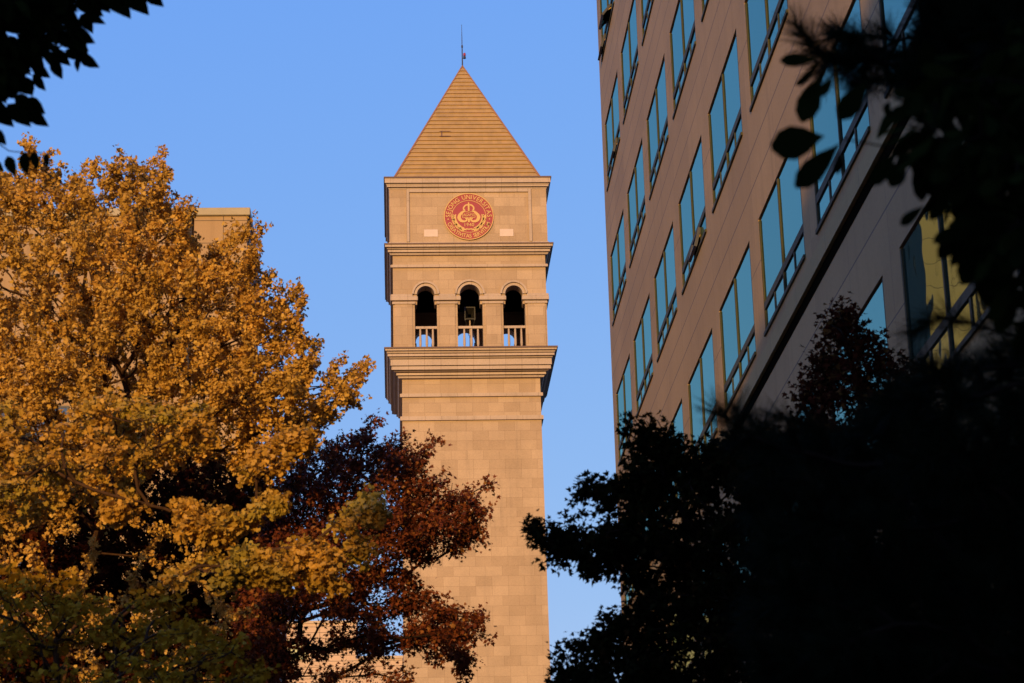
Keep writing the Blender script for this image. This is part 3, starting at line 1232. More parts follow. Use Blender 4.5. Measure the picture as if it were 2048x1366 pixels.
def branch_mesh(name, nodes, par, cnt, rtip, expo, rmax, mat, parent, n=5):
    r = np.minimum(rtip * cnt ** expo, rmax)
    idx = np.where(par >= 0)[0]
    a, b = nodes[par[idx]], nodes[idx]
    ra = np.minimum(r[par[idx]], r[idx] * 1.35)
    rb = r[idx]
    d = b - a
    ln = np.linalg.norm(d, axis=1)
    ok = ln > 1e-5
    a, b, ra, rb, d, ln = a[ok], b[ok], ra[ok], rb[ok], d[ok], ln[ok]
    d = d / ln[:, None]
    b = b + d * (rb * 0.5)[:, None]
    ref = np.where(np.abs(d[:, 2:3]) < 0.9, np.array([[0, 0, 1.0]]), np.array([[1.0, 0, 0]]))
    u = np.cross(d, ref)
    u /= np.linalg.norm(u, axis=1)[:, None]
    v = np.cross(d, u)
    ang = np.arange(n) * 2 * math.pi / n
    ca, sa = np.cos(ang), np.sin(ang)
    ringa = a[:, None] + ra[:, None, None] * (ca[None, :, None] * u[:, None] + sa[None, :, None] * v[:, None])
    ringb = b[:, None] + rb[:, None, None] * (ca[None, :, None] * u[:, None] + sa[None, :, None] * v[:, None])
    V = np.concatenate([ringa, ringb], 1).reshape(-1, 3)
    E = len(a)
    base = (np.arange(E) * 2 * n)[:, None, None]
    q = np.array([[i, (i + 1) % n, n + (i + 1) % n, n + i] for i in range(n)])
    F = (base + q[None]).reshape(-1)
    return raw_mesh(name, V, F, 4, mat, parent, True)


def raw_mesh(name, V, F, k, mat, parent, smooth=False):
    me = bpy.data.meshes.new(name)
    me.vertices.add(len(V))
    me.vertices.foreach_set('co', np.ascontiguousarray(V, dtype=np.float32).ravel())
    nf = len(F) // k
    me.loops.add(len(F))
    me.loops.foreach_set('vertex_index', np.ascontiguousarray(F, dtype=np.int32))
    me.polygons.add(nf)
    me.polygons.foreach_set('loop_start', np.arange(0, nf * k, k, dtype=np.int32))
    me.polygons.foreach_set('loop_total', np.full(nf, k, dtype=np.int32))
    if smooth:
        me.polygons.foreach_set('use_smooth', np.ones(nf, dtype=bool))
    me.update(calc_edges=True)
    me.validate()
    return link_mesh(name, me, mat, parent)


def unit(v):
    return v / (np.linalg.norm(v, axis=1)[:, None] + 1e-9)


GINKGO = np.array([(0, 0), (0.10, .30), (.50, .52), (.47, .82), (.16, .98), (.02, .80), (-.14, .99), (-.47, .80), (-.50, .50), (-.10, .30)])
MAPLE = np.array([(0, 0), (.16, .10), (.46, .02), (.32, .24), (.56, .50), (.24, .48), (.02, 1.0), (-.22, .48), (-.55, .52), (-.31, .24), (-.47, .04), (-.15, .10)])
OVATE = np.array([(0, 0), (.20, .16), (.27, .36), (.22, .62), (.10, .84), (0, 1.0), (-.10, .84), (-.22, .62), (-.27, .36), (-.20, .16)])
BIGLEAF = np.array([(0, 0), (.07, .15), (.22, .40), (.30, .65), (.24, .86), (.05, 1.0), (-.05, 1.0), (-.24, .86), (-.30, .65), (-.22, .40), (-.07, .15)])


def leaf_mesh(name, pos, dirv, nrm, size, shape, mat, parent, curl=0.25):
    dirv = unit(dirv)
    side = unit(np.cross(dirv, nrm))
    nrm = np.cross(side, dirv)
    K = len(shape)
    sx, sy = shape[:, 0], shape[:, 1]
    sz = curl * (sx ** 2 * 2.0 - 0.35 * sy ** 2)
    V = (pos[:, None] + size[:, None, None] * (sx[None, :, None] * side[:, None] + sy[None, :, None] * dirv[:, None] + sz[None, :, None] * nrm[:, None]))
    V = V.reshape(-1, 3)
    F = np.arange(len(V))
    return raw_mesh(name, V, F, K, mat, parent)


def twig_sites(rng, nodes, par, cnt, S, thr, per_m, tip_n, spread):
    """points along the thin twigs: positions and outward directions"""
    idx = np.where((par >= 0) & (cnt <= thr))[0]
    idx = idx[idx >= S]
    a, b = nodes[par[idx]], nodes[idx]
    ln = np.linalg.norm(b - a, axis=1)
    ln = np.minimum(ln, 0.8)
    n = rng.poisson(ln * per_m) + np.where(cnt[idx] <= 1.5, tip_n, 0)
    rep = np.repeat(np.arange(len(idx)), n)
    t = rng.uniform(0, 1, len(rep))
    d = unit(b - a)[rep]
    pos = a[rep] + (b - a)[rep] * t[:, None]
    off = unit(rng.normal(size=(len(rep), 3)))
    return pos + off * (spread * rng.uniform(0.1, 1, len(rep)))[:, None], off, d


def make_tree(name, label, cat, seed, polys, base, trunk, npts, leafn, size, shape, leafm, bark, bf=0.35, rtip=0.004, expo=0.42,
              rmax=0.2, thr=6, spread=0.07, nclump=0, pull=0.35, droop=0.35, tip_n=4, up=0.6, rosette=1, group=None, zpull=None, tips=(), inset=6.0, tilt=0.7, shoot=None):
    rng = np.random.default_rng(seed)
    t = thing(name, label, cat, tuple(base), group)
    P = []
    for (poly, frac, Yc, T, soft, gaps) in polys:
        P.append(crown_points(rng, poly, int(npts * frac), Yc, T, soft, gaps, inset))
    P = np.concatenate(P)
    if nclump:
        P = clump(rng, P, nclump, pull, zpull)
    if shoot:
        P = shoots(rng, P, *shoot)
    if len(tips):
        tp = np.repeat(np.array([at(*q) for q in tips]), 4, 0)
        P = np.concatenate([P, tp + rng.normal(size=tp.shape) * 0.05])
    P += rng.normal(size=P.shape) * 0.01
    nodes, par, cnt, kids, S = grow(P, trunk, bf)
    branch_mesh('trunk', nodes, par, cnt, rtip, expo, rmax, bark, t)
    pos, off, d = twig_sites(rng, nodes, par, cnt, S, thr, 30, tip_n, spread)
    if len(pos) > leafn:
        k_ = rng.choice(len(pos), leafn, replace=False)
        pos, off, d = pos[k_], off[k_], d[k_]
    elif len(pos) < leafn:
        k_ = rng.choice(len(pos), leafn)
        pos, off, d = pos[k_] + rng.normal(size=(leafn, 3)) * spread * 0.5, off[k_], d[k_]
    if rosette > 1:
        m_ = len(pos) // rosette
        pos = np.repeat(pos[:m_], rosette, 0) + rng.normal(size=(m_ * rosette, 3)) * 0.012
        d = np.repeat(d[:m_], rosette, 0)
        off = unit(rng.normal(size=(m_ * rosette, 3)))
    n = len(pos)
    dirv = unit(off + 0.4 * d + np.array([0, 0, -droop]))
    nrm = unit(rng.normal(size=(n, 3)) * tilt + np.array([0, -0.25, up]))
    sz = size * rng.uniform(0.5, 1.25, n)
    leaf_mesh('crown', pos, dirv, nrm, sz, shape, leafm, t)
    return t


# leaf colours (real leaves vary from one to the next)
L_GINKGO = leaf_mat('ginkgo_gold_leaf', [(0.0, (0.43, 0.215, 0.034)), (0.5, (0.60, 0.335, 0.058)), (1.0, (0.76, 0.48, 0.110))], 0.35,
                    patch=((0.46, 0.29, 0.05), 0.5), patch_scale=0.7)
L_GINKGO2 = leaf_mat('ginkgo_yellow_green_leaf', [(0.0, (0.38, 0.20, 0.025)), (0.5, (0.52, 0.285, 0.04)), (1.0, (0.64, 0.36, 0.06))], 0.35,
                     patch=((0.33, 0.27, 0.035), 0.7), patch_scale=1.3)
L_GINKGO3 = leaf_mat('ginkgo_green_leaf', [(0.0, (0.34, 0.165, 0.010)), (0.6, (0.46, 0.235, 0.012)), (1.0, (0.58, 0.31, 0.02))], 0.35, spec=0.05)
L_RED = leaf_mat('maple_russet_leaf', [(0.0, (0.075, 0.018, 0.009)), (0.5, (0.15, 0.038, 0.015)), (0.9, (0.22, 0.066, 0.024)), (1.0, (0.36, 0.17, 0.045))], 0.3, spec=0.08)
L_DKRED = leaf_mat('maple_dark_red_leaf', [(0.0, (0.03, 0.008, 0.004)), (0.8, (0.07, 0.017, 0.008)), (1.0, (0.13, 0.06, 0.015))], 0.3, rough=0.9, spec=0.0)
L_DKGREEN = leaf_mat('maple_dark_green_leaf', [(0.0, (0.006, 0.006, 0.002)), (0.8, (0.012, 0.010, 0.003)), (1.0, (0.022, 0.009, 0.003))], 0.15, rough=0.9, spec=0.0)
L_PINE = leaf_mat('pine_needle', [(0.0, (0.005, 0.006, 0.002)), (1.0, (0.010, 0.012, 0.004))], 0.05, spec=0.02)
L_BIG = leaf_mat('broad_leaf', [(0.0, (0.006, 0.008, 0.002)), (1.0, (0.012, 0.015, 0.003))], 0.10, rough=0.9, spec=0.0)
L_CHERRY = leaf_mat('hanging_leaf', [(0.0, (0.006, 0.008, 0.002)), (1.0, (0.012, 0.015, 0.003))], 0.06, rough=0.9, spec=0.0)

GA = [(-120, 420), (0, 335), (30, 325), (62, 302), (105, 318), (128, 352), (165, 352), (196, 340), (182, 300), (200, 312), (222, 318),
      (252, 286), (275, 300), (292, 312), (330, 318), (348, 300), (362, 340), (366, 362), (350, 392), (352, 405), (378, 412), (398, 440),
      (392, 470), (420, 482), (445, 468), (462, 480), (468, 436), (498, 440), (512, 455), (528, 470), (530, 505), (522, 545), (532, 562),
      (545, 585), (572, 592), (604, 578), (618, 604), (612, 636), (632, 668), (628, 700), (652, 728), (680, 740), (702, 716), (738, 708),
      (752, 726), (742, 752), (758, 780), (736, 812), (700, 838), (664, 868), (640, 905), (590, 925), (540, 950), (470, 950), (400, 940),
      (330, 955), (230, 990), (120, 1060), (-120, 1130)]
GL = [(-120, 1000), (120, 980), (240, 960), (330, 1000), (420, 1080), (470, 1200), (520, 1450), (-120, 1450)]
b0 = at(95, 1366, 25.5)
make_tree('ginkgo_tree', 'large golden yellow ginkgo tree in evening sun before the tan hall', 'tree', 3,
          [(GA, .90, 25.5, 1.8, 170.0, [(455, 690, 18), (450, 860, 18), (215, 590, 16), (620, 880, 20)]), (GL, .05, 25.3, 1.5, 120.0, [(230, 1100, 60), (330, 1120, 50)])],
          (b0[0], 25.5, 0), [(b0[0], 25.5, 0), (b0[0] + .05, 25.5, 3.0), (b0[0] + .1, 25.6, 5.5), (b0[0] + .5, 25.5, 7.6), (b0[0] + .85, 25.4, 9.2)],
          3600, 160000, 0.047, GINKGO, L_GINKGO, M['bark'], bf=0.30, rtip=0.004, rmax=0.036, thr=5, spread=0.06, nclump=0, rosette=4, tip_n=6, inset=15.0, tilt=0.8,
          shoot=(900, 4, 0.075, tuple(at(190, 1000, 25.5))))

GB1 = [(-80, 830), (0, 790), (90, 850), (180, 790), (260, 780), (340, 800), (410, 810), (448, 840), (436, 890), (380, 900), (350, 915),
       (300, 960), (270, 1010), (210, 1010), (120, 1010), (60, 1040), (-80, 1060)]
GB2 = [(210, 1015), (260, 985), (285, 1000), (280, 1020), (230, 1045), (200, 1035)]
GB3 = [(345, 1010), (370, 990), (430, 1010), (480, 1030), (520, 1000), (560, 985), (590, 1010), (545, 1035), (490, 1060), (440, 1085), (400, 1085), (350, 1060)]
GB4 = [(310, 1180), (330, 1140), (380, 1130), (420, 1110), (500, 1090), (600, 1080), (680, 1100), (690, 1180), (650, 1190), (600, 1160), (560, 1190), (500, 1170), (440, 1180), (400, 1150), (345, 1180)]
GB5 = [(690, 1010), (720, 990), (760, 1000), (782, 1035), (750, 1060), (740, 1140), (700, 1130), (690, 1080), (650, 1060)]
GB6 = [(520, 880), (600, 850), (640, 870), (660, 850), (640, 900), (560, 950), (500, 980), (470, 960)]
GB7 = [(560, 820), (620, 800), (700, 830), (640, 860), (560, 880), (500, 900), (480, 880)]
b1 = at(235, 1366, 20.5)
make_tree('ginkgo_tree', 'nearer ginkgo tree with yellow green sprays and bare lower limbs', 'tree', 5,
          [(GB1, .36, 20.8, 1.1, 110., [(150, 900, 30), (330, 860, 25), (60, 880, 25), (240, 940, 20)]), (GB2, .05, 20.3, .3, 40., None), (GB3, .16, 20.2, .5, 60., None), (GB4, .22, 19.9, .5, 60., None),
           (GB5, .065, 20.0, .6, 60., [(725, 1060, 20), (745, 1085, 14)]), (GB6, .07, 20.4, .4, 50., None)],
          (b1[0], 20.5, 0), [(b1[0], 20.5, 0), (b1[0], 20.5, 3), (b1[0] + .02, 20.5, 4.6), (b1[0] + .03, 20.5, 5.6)],
          2000, 22000, 0.060, GINKGO, L_GINKGO2, M['bark'], bf=0.25, rtip=0.004, rmax=0.018, thr=4, spread=0.07, nclump=260, pull=0.25, zpull=0.45, rosette=4, tip_n=6, up=0.8, droop=0.6)
GC1 = [(-60, 1130), (60, 1140), (160, 1170), (230, 1220), (300, 1180), (360, 1200), (400, 1250), (330, 1290), (200, 1300), (60, 1310), (-60, 1330)]
GC2 = [(170, 1366), (215, 1310), (300, 1260), (400, 1240), (470, 1275), (530, 1330), (560, 1400), (520, 1460), (150, 1460)]
GC3 = [(-60, 1290), (60, 1280), (150, 1310), (160, 1460), (-60, 1460)]
b2 = at(90, 1366, 19.0)
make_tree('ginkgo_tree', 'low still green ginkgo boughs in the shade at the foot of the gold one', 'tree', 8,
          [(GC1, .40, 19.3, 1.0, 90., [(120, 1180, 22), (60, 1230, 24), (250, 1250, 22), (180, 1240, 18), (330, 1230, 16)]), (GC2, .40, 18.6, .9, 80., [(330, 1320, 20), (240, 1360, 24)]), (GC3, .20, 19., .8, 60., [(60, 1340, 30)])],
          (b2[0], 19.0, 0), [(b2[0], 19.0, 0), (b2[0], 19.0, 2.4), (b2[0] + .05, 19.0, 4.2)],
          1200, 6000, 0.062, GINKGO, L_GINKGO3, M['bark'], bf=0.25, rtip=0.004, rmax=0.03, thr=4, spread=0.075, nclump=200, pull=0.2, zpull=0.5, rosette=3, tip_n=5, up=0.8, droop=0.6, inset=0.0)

RM = [(540, 1000), (580, 930), (620, 890), (660, 870), (700, 862), (745, 835), (752, 850), (730, 880), (720, 900), (760, 888), (790, 880), (806, 882),
      (820, 900), (842, 890), (866, 885), (850, 915), (845, 930), (866, 928), (852, 950), (880, 955), (892, 962), (880, 985), (905, 985), (940, 975),
      (992, 968), (965, 992), (935, 1000), (975, 1018), (955, 1060), (968, 1080), (930, 1110), (905, 1100), (880, 1120), (850, 1120), (830, 1150), (850, 1170),
      (880, 1180), (905, 1195), (890, 1215), (930, 1215), (955, 1225), (976, 1265), (940, 1280), (945, 1320), (930, 1362), (900, 1330), (870, 1320),
      (840, 1300), (800, 1300), (760, 1340), (730, 1310), (690, 1290), (660, 1320), (620, 1300), (590, 1330), (600, 1440), (480, 1440), (470, 1240), (490, 1100)]
RM2 = [(560, 1290), (620, 1300), (660, 1330), (720, 1320), (770, 1345), (800, 1330), (840, 1340), (820, 1450), (560, 1450)]
b3 = at(500, 1366, 28.0)
make_tree('maple_tree', 'russet red maple tree spreading in front of the tower shaft', 'tree', 11,
          [(RM2, .05, 27.5, .8, 60., [(610, 1340, 20)]), (RM, .95, 28.0, 2.2, 150., [(640, 930, 18), (770, 1000, 20), (720, 1120, 22), (760, 1190, 24), (800, 1250, 22), (640, 1250, 36), (700, 1260, 20), (690, 990, 16), (820, 1130, 16), (640, 1130, 14), (590, 1285, 22)])],
          (b3[0], 28.0, 0), [(b3[0], 28, 0), (b3[0] + .02, 28, 3.2), (b3[0] + .06, 28, 5.4), (b3[0] + .3, 28, 6.6)],
          4200, 54000, 0.055, MAPLE, L_RED, M['bark_dark'], bf=0.35, rtip=0.004, rmax=0.05, thr=5, spread=0.085, nclump=420, pull=0.15, zpull=0.5, droop=0.5, tip_n=6, up=0.9, inset=2.0,
          tips=[(992, 968, 28), (965, 980, 28), (940, 988, 28), (975, 1020, 28), (960, 1040, 28), (866, 886, 28), (848, 900, 28), (830, 915, 28), (752, 838, 28), (745, 850, 28), (893, 962, 28),
                (976, 1266, 28), (955, 1225, 28), (932, 1362, 28), (945, 1320, 28), (806, 880, 28), (968, 1080, 28)])
RL = [(-150, 900), (100, 880), (300, 900), (450, 900), (560, 960), (600, 1100), (560, 1200), (540, 1450), (-150, 1450)]
b4 = at(330, 1366, 31.0)
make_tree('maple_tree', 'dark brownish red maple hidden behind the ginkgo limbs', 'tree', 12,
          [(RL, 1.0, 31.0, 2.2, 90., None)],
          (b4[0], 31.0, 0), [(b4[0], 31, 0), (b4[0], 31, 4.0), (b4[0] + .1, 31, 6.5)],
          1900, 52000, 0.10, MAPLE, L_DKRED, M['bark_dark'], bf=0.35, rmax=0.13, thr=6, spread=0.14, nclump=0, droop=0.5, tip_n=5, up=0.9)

MR = [(1042, 1046), (1058, 1040), (1075, 1052), (1100, 1044), (1122, 1030), (1150, 1028), (1180, 1032), (1165, 1010), (1142, 978), (1140, 946), (1152, 950), (1175, 962), (1185, 945),
      (1225, 958), (1240, 920), (1258, 900), (1255, 870), (1250, 838), (1270, 830), (1290, 832), (1330, 850), (1350, 862), (1370, 885), (1400, 872), (1428, 872), (1450, 850),
      (1500, 860), (1600, 860), (1750, 900), (1900, 880), (2120, 880), (2120, 1460), (1100, 1460), (1092, 1330), (1110, 1318), (1150, 1335), (1165, 1342), (1140, 1300), (1130, 1285),
      (1165, 1265), (1215, 1245), (1230, 1232), (1190, 1215), (1200, 1190), (1240, 1185), (1225, 1170), (1180, 1185), (1145, 1172), (1150, 1150), (1130, 1140), (1096, 1140),
      (1110, 1120), (1080, 1110), (1068, 1090), (1045, 1082)]
b5 = at(1760, 1366, 16.0)
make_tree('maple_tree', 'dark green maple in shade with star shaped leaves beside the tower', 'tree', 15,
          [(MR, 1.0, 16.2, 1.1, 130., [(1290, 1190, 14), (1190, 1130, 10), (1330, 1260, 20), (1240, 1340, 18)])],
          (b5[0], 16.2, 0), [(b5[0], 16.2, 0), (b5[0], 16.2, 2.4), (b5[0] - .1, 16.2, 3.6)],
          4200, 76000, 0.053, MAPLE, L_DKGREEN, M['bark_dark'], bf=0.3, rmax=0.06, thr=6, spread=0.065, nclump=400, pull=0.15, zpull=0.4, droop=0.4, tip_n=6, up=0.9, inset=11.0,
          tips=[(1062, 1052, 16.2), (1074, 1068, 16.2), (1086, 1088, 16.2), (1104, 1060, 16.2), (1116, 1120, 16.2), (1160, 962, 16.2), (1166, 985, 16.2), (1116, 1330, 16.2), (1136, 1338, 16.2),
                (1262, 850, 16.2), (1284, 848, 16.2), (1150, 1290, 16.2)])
MD = [(1655, 598), (1680, 588), (1700, 602), (1722, 606), (1712, 640), (1740, 655), (1790, 700), (1850, 760), (1900, 820), (1900, 1000), (1580, 1000), (1540, 900), (1572, 850),
      (1596, 812), (1570, 800), (1600, 782), (1592, 750), (1605, 735), (1596, 705), (1620, 700), (1640, 694), (1625, 650), (1650, 640)]
b6 = at(1800, 1366, 19.0)
make_tree('maple_tree', 'dark red maple top against the shaded lower wall of the office block', 'tree', 17,
          [(MD, 1.0, 19.0, .8, 110., None)],
          (b6[0], 19.0, 0), [(b6[0], 19, 0), (b6[0], 19, 3.5), (b6[0] - .2, 19, 5.0)],
          1100, 9000, 0.060, MAPLE, L_DKRED, M['bark_dark'], bf=0.3, rmax=0.07, thr=5, spread=0.09, nclump=80, pull=0.35, droop=0.4, tip_n=6, up=0.9)


# pine: needle tufts on shoots
def make_pine(seed, label, polys, base, trunk, npts, needles, nlen, explicit=()):
    rng = np.random.default_rng(seed)
    t = thing('pine_tree', label, 'tree', tuple(base))
    P = np.concatenate([crown_points(rng, p, int(npts * f), Y, T, s, None, 3.) for p, f, Y, T, s in polys] + ([np.array(explicit)] if len(explicit) else []))
    nodes, par, cnt, kids, S = grow(P, trunk, 0.3)
    branch_mesh('trunk', nodes, par, cnt, 0.004, 0.42, 0.14, M['bark_dark'], t)
    idx = np.where((par >= 0) & (cnt <= 3))[0]
    idx = idx[idx >= S]
    a, b = nodes[par[idx]], nodes[idx]
    d = unit(b - a)
    st = b - d * np.minimum(np.linalg.norm(b - a, axis=1), 0.11)[:, None]
    rep = np.repeat(np.arange(len(idx)), needles)
    tt = rng.uniform(0, 1, len(rep))
    pos = st[rep] + (b - st)[rep] * tt[:, None]
    dv = unit(d[rep] * (0.5 + 0.8 * tt[:, None]) + unit(rng.normal(size=(len(rep), 3))) * 0.75)
    nr = rng.normal(size=(len(rep), 3))
    sh = np.array([(-.012, 0), (.012, 0), (.005, 1.0), (-.005, 1.0)])
    leaf_mesh('needles', pos, dv, nr, nlen * rng.uniform(.7, 1.1, len(rep)), sh, L_PINE, t, 0.0)
    return t


PT = [(1850, 40), (1850, -90), (2150, -90), (2150, 230), (2020, 215), (1930, 200), (1860, 180), (1800, 165), (1810, 130)]
PL = [(1700, 860), (1780, 770), (1840, 715), (1900, 700), (1980, 720), (2050, 620), (2150, 560), (2150, 1450), (1560, 1450), (1480, 1300), (1500, 1000), (1470, 900), (1500, 850), (1600, 870)]
Yp = 7.0
ex = [at(*q) for q in ((1592, 48, Yp), (1610, 80, Yp), (1640, 120, Yp), (1668, 70, Yp), (1690, 60, Yp - .1), (1700, 110, Yp), (1640, 150, Yp), (1725, 140, Yp),
                       (1690, 150, Yp + .1), (1720, 95, Yp + .1), (1772, 60, Yp), (1785, 110, Yp), (1825, 60, Yp),
                       (1438, 822, Yp), (1470, 815, Yp), (1500, 830, Yp + .1), (1530, 850, Yp), (1560, 830, Yp), (1580, 860, Yp - .1), (1480, 850, Yp), (1620, 860, Yp),
                       (1450, 850, Yp), (1660, 850, Yp), (1515, 880, Yp), (1460, 880, Yp + .1),
                       (1852, 640, Yp), (1885, 625, Yp), (1915, 635, Yp), (1830, 665, Yp), (1950, 660, Yp))]
PX = [(1588, 36), (1640, 95), (1655, 40), (1690, 70), (1705, 30), (1745, 100), (1765, 40), (1800, 60), (1800, 170), (1720, 180), (1665, 165), (1622, 110)]
bp_ = at(2230, 1366, Yp)
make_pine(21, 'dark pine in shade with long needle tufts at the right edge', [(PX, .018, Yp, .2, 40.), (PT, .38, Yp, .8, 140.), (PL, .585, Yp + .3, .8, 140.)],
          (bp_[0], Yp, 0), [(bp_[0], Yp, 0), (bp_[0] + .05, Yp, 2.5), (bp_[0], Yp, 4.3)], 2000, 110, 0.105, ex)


# broad-leaved tree close to the lens, upper right
def make_broad():
    rng = np.random.default_rng(31)
    Y = 5.2
    base = at(2500, 1366, Y)
    t = thing('broadleaf_tree', 'close broad leaved branch hanging dark across the office windows', 'tree', (base[0], Y, 0))
    poly = [(1800, 240), (1850, 170), (1950, 120), (2150, 0), (2150, 760), (2030, 600), (1990, 520), (1960, 470), (1910, 400), (1850, 300)]
    P = crown_points(rng, poly, 260, Y, .6, 120., None, 4.)
    exp_tw = np.array([at(*q) for q in ((1690, 278, Y), (1760, 290, Y), (1650, 140, Y + .1), (1730, 170, Y + .1), (1610, 110, Y + .1), (1800, 240, Y), (1850, 310, Y), (1960, 330, Y), (1950, 470, Y - .1), (2020, 560, Y))])
    P = np.concatenate([P, exp_tw])
    tr = [(base[0], Y, 0), (base[0], Y, 1.6), (base[0] - .15, Y, 2.6), tuple(at(2130, 250, Y))]
    nodes, par, cnt, kids, S = grow(P, tr, 0.2)
    branch_mesh('trunk', nodes, par, cnt, 0.0026, 0.5, 0.09, M['bark_dark'], t)
    # leaves that stand out one by one: stalk end and tip in the view
    lv = [((1640, 118), (1562, 120), .46), ((1640, 120), (1600, 158), .30), ((1640, 150), (1606, 236), .42), ((1668, 152), (1640, 190), .22), ((1735, 160), (1684, 232), .2),
          ((1650, 272), (1556, 292), .40), ((1682, 285), (1596, 372), .52), ((1680, 300), (1676, 350), .40), ((1795, 300), (1745, 368), .26), ((1810, 318), (1785, 366), .30),
          ((1835, 290), (1848, 402), .55), ((1870, 280), (1905, 330), .5), ((1800, 235), (1744, 258), .5), ((1780, 200), (1770, 240), .45), ((1840, 330), (1880, 400), .4),
          ((1850, 410), (1800, 450), .3), ((1950, 345), (1880, 400), .3), ((1980, 350), (1930, 440), .5), ((1985, 350), (1990, 470), .5), ((1940, 430), (1880, 520), .45),
          ((2010, 480), (1990, 580), .35), ((1960, 440), (1975, 540), .4), ((2030, 560), (2000, 660), .3), ((1900, 330), (1940, 300), .5),
          ((1945, 350), (1940, 470), .5), ((1985, 400), (1950, 545), .5), ((2010, 470), (1980, 600), .5), ((2010, 380), (1975, 480), .5), ((1960, 360), (2010, 450), .5),
          ((1925, 300), (1890, 365), .5), ((1960, 480), (1930, 560), .4), ((2020, 560), (1985, 640), .4), ((1880, 300), (1862, 370), .4)]
    A = np.array([at(a[0], a[1], Y + rng.uniform(-.12, .12)) for a, b, wd in lv])
    B = np.array([at(b[0], b[1], Y + rng.uniform(-.12, .12)) for a, b, wd in lv])
    wd = np.array([q[2] for q in lv])
    ln = np.linalg.norm(B - A, axis=1)
    nr = np.tile(-FW, (len(A), 1)) + rng.normal(size=(len(A), 3)) * .18
    d1, pos1, s1, n1 = unit(B - A), A, ln, nr
    pos, off, d = twig_sites(rng, nodes, par, cnt, S, 8, 22, 6, 0.05)
    pick = rng.permutation(len(pos))[:900]
    pos, off, d = pos[pick], off[pick], d[pick]
    keep = []
    for q in pos:
        v = q - EYE
        x = W_PX / 2 + F_PX * (v @ RT) / (v @ FW)
        y = H_PX / 2 - F_PX * (v @ UP) / (v @ FW)
        keep.append(x > 1830 + max(0.0, min(120.0, (y - 300.0) * 0.6)))
    keep = np.array(keep)
    pos, off, d = pos[keep], off[keep], d[keep]
    dv = unit(off * .8 + .5 * d + np.array([-.2, 0, -.6]))
    nn = unit(rng.normal(size=(len(pos), 3)) + np.array([0, -.6, .5]))
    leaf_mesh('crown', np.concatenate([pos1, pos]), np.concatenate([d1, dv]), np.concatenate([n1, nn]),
              np.concatenate([s1, rng.uniform(.07, .125, len(pos))]), BIGLEAF * np.array([0.62, 1.0]), L_BIG, t, 0.25)


make_broad()


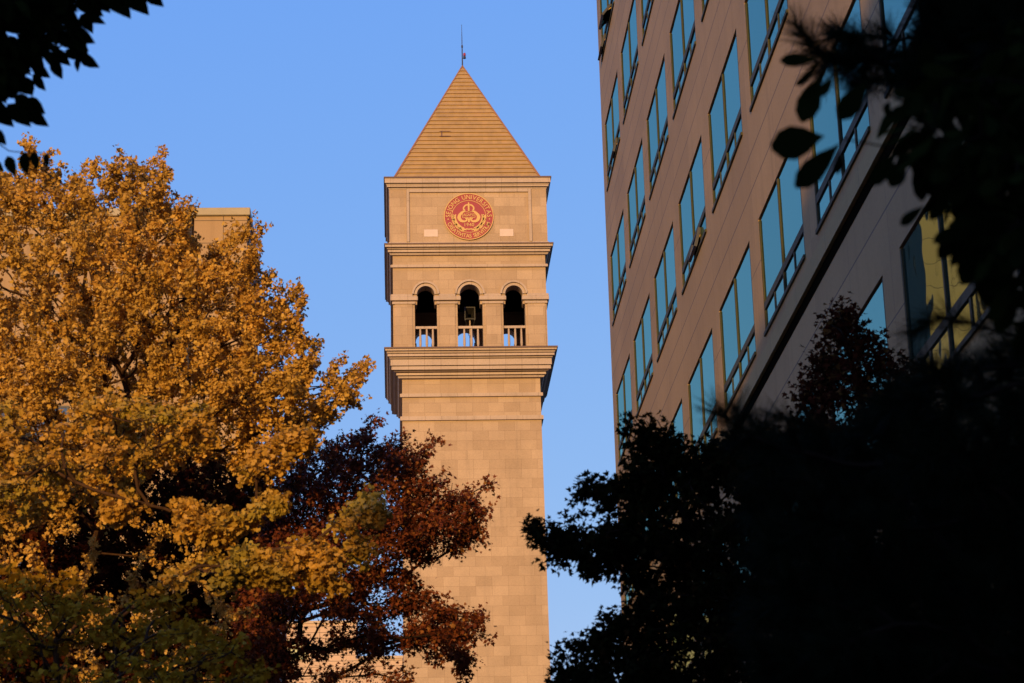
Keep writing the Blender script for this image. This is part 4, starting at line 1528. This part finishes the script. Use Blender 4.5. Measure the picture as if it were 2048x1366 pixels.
# hanging branch, upper left
def make_hanging():
    rng = np.random.default_rng(41)
    Y = 9.0
    base = at(-900, 1366, Y)
    t = thing('shade_tree', 'dark branch of pointed hanging leaves overhanging the upper left sky', 'tree', (base[0], Y, 0))
    poly = [(-160, -120), (330, -120), (300, -24), (250, -8), (205, -4), (172, 12), (146, 30), (150, 60), (150, 92), (120, 102), (90, 118), (66, 134), (56, 160), (44, 188), (46, 206), (10, 218), (-160, 230)]
    P = crown_points(rng, poly, 800, Y, .8, 120., [(132, 48, 12), (90, 92, 9)], 4.)
    P = np.concatenate([P, np.array([at(*q) for q in ((-20, 300, Y), (15, 308, Y), (50, 304, Y), (85, 306, Y), (-60, 290, Y), (-10, 262, Y))])])
    tr = [(base[0], Y, 0), (base[0], Y, 2.5), (base[0] + .3, Y, 4.2), tuple(at(-300, -60, Y)), tuple(at(-120, -40, Y))]
    nodes, par, cnt, kids, S = grow(P, tr, 0.25)
    branch_mesh('trunk', nodes, par, cnt, 0.0025, 0.48, 0.12, M['bark_dark'], t)
    pos, off, d = twig_sites(rng, nodes, par, cnt, S, 60, 42, 3, 0.02)
    v = pos - EYE
    x = W_PX / 2 + F_PX * (v @ RT) / (v @ FW)
    y = H_PX / 2 - F_PX * (v @ UP) / (v @ FW)
    xy = np.stack([x, y], 1)
    inside = poly_inside(poly, xy) & ((poly_dist(poly, xy) > 36) | (rng.uniform(size=len(x)) < 0.07))
    pos, off, d = pos[inside], off[inside], d[inside]
    n = len(pos)
    dv = unit(off * .35 + d * .1 + np.array([.42, 0, -.85]) + rng.normal(size=(n, 3)) * .22)
    nr = unit(rng.normal(size=(n, 3)) * .8 + np.array([0, -.8, .3]))
    # leaves that stand out one by one at the edge: stalk end and tip in the view
    ex = [(a, b, 0) for a, b in (
        ((14, 312), (30, 352)), ((46, 304), (54, 350)), ((66, 304), (74, 340)), ((92, 306), (94, 336)), ((-6, 322), (6, 346)), ((-14, 258), (12, 290)),
        ((205, -30), (262, 35)), ((245, -34), (296, 30)), ((282, -30), (326, 14)), ((176, -12), (222, 24)), ((190, -26), (218, 20)), ((150, -10), (206, 32)),
        ((120, 10), (156, 62)), ((162, 28), (186, 66)), ((164, 28), (212, 46)), ((140, 34), (166, 64)), ((136, 58), (190, 86)), ((140, 66), (176, 108)), ((142, 70), (166, 96)),
        ((158, 110), (198, 136)), ((156, 112), (154, 144)), ((130, 100), (160, 120)), ((104, 120), (124, 158)), ((110, 100), (140, 132)), ((66, 130), (100, 156)), ((66, 148), (90, 182)), ((50, 152), (66, 192)),
        ((52, 196), (90, 228)), ((50, 216), (96, 254)), ((14, 208), (62, 252)), ((30, 190), (70, 224)), ((-20, 204), (26, 254)), ((-30, 180), (10, 232)), ((90, 100), (116, 140)), ((60, 110), (90, 150)),
        ((20, 150), (60, 190)), ((110, 60), (150, 100)), ((130, 40), (150, 84)), ((160, -20), (180, 22)))]
    A = np.array([at(a[0], a[1], Y) for a, b, s in ex])
    B = np.array([at(b[0], b[1], Y) for a, b, s in ex])
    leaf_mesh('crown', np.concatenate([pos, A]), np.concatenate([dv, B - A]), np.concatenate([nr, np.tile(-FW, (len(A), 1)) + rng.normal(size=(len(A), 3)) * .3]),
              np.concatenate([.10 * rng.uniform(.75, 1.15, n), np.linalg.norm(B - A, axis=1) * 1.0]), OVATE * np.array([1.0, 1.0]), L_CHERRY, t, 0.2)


make_hanging()
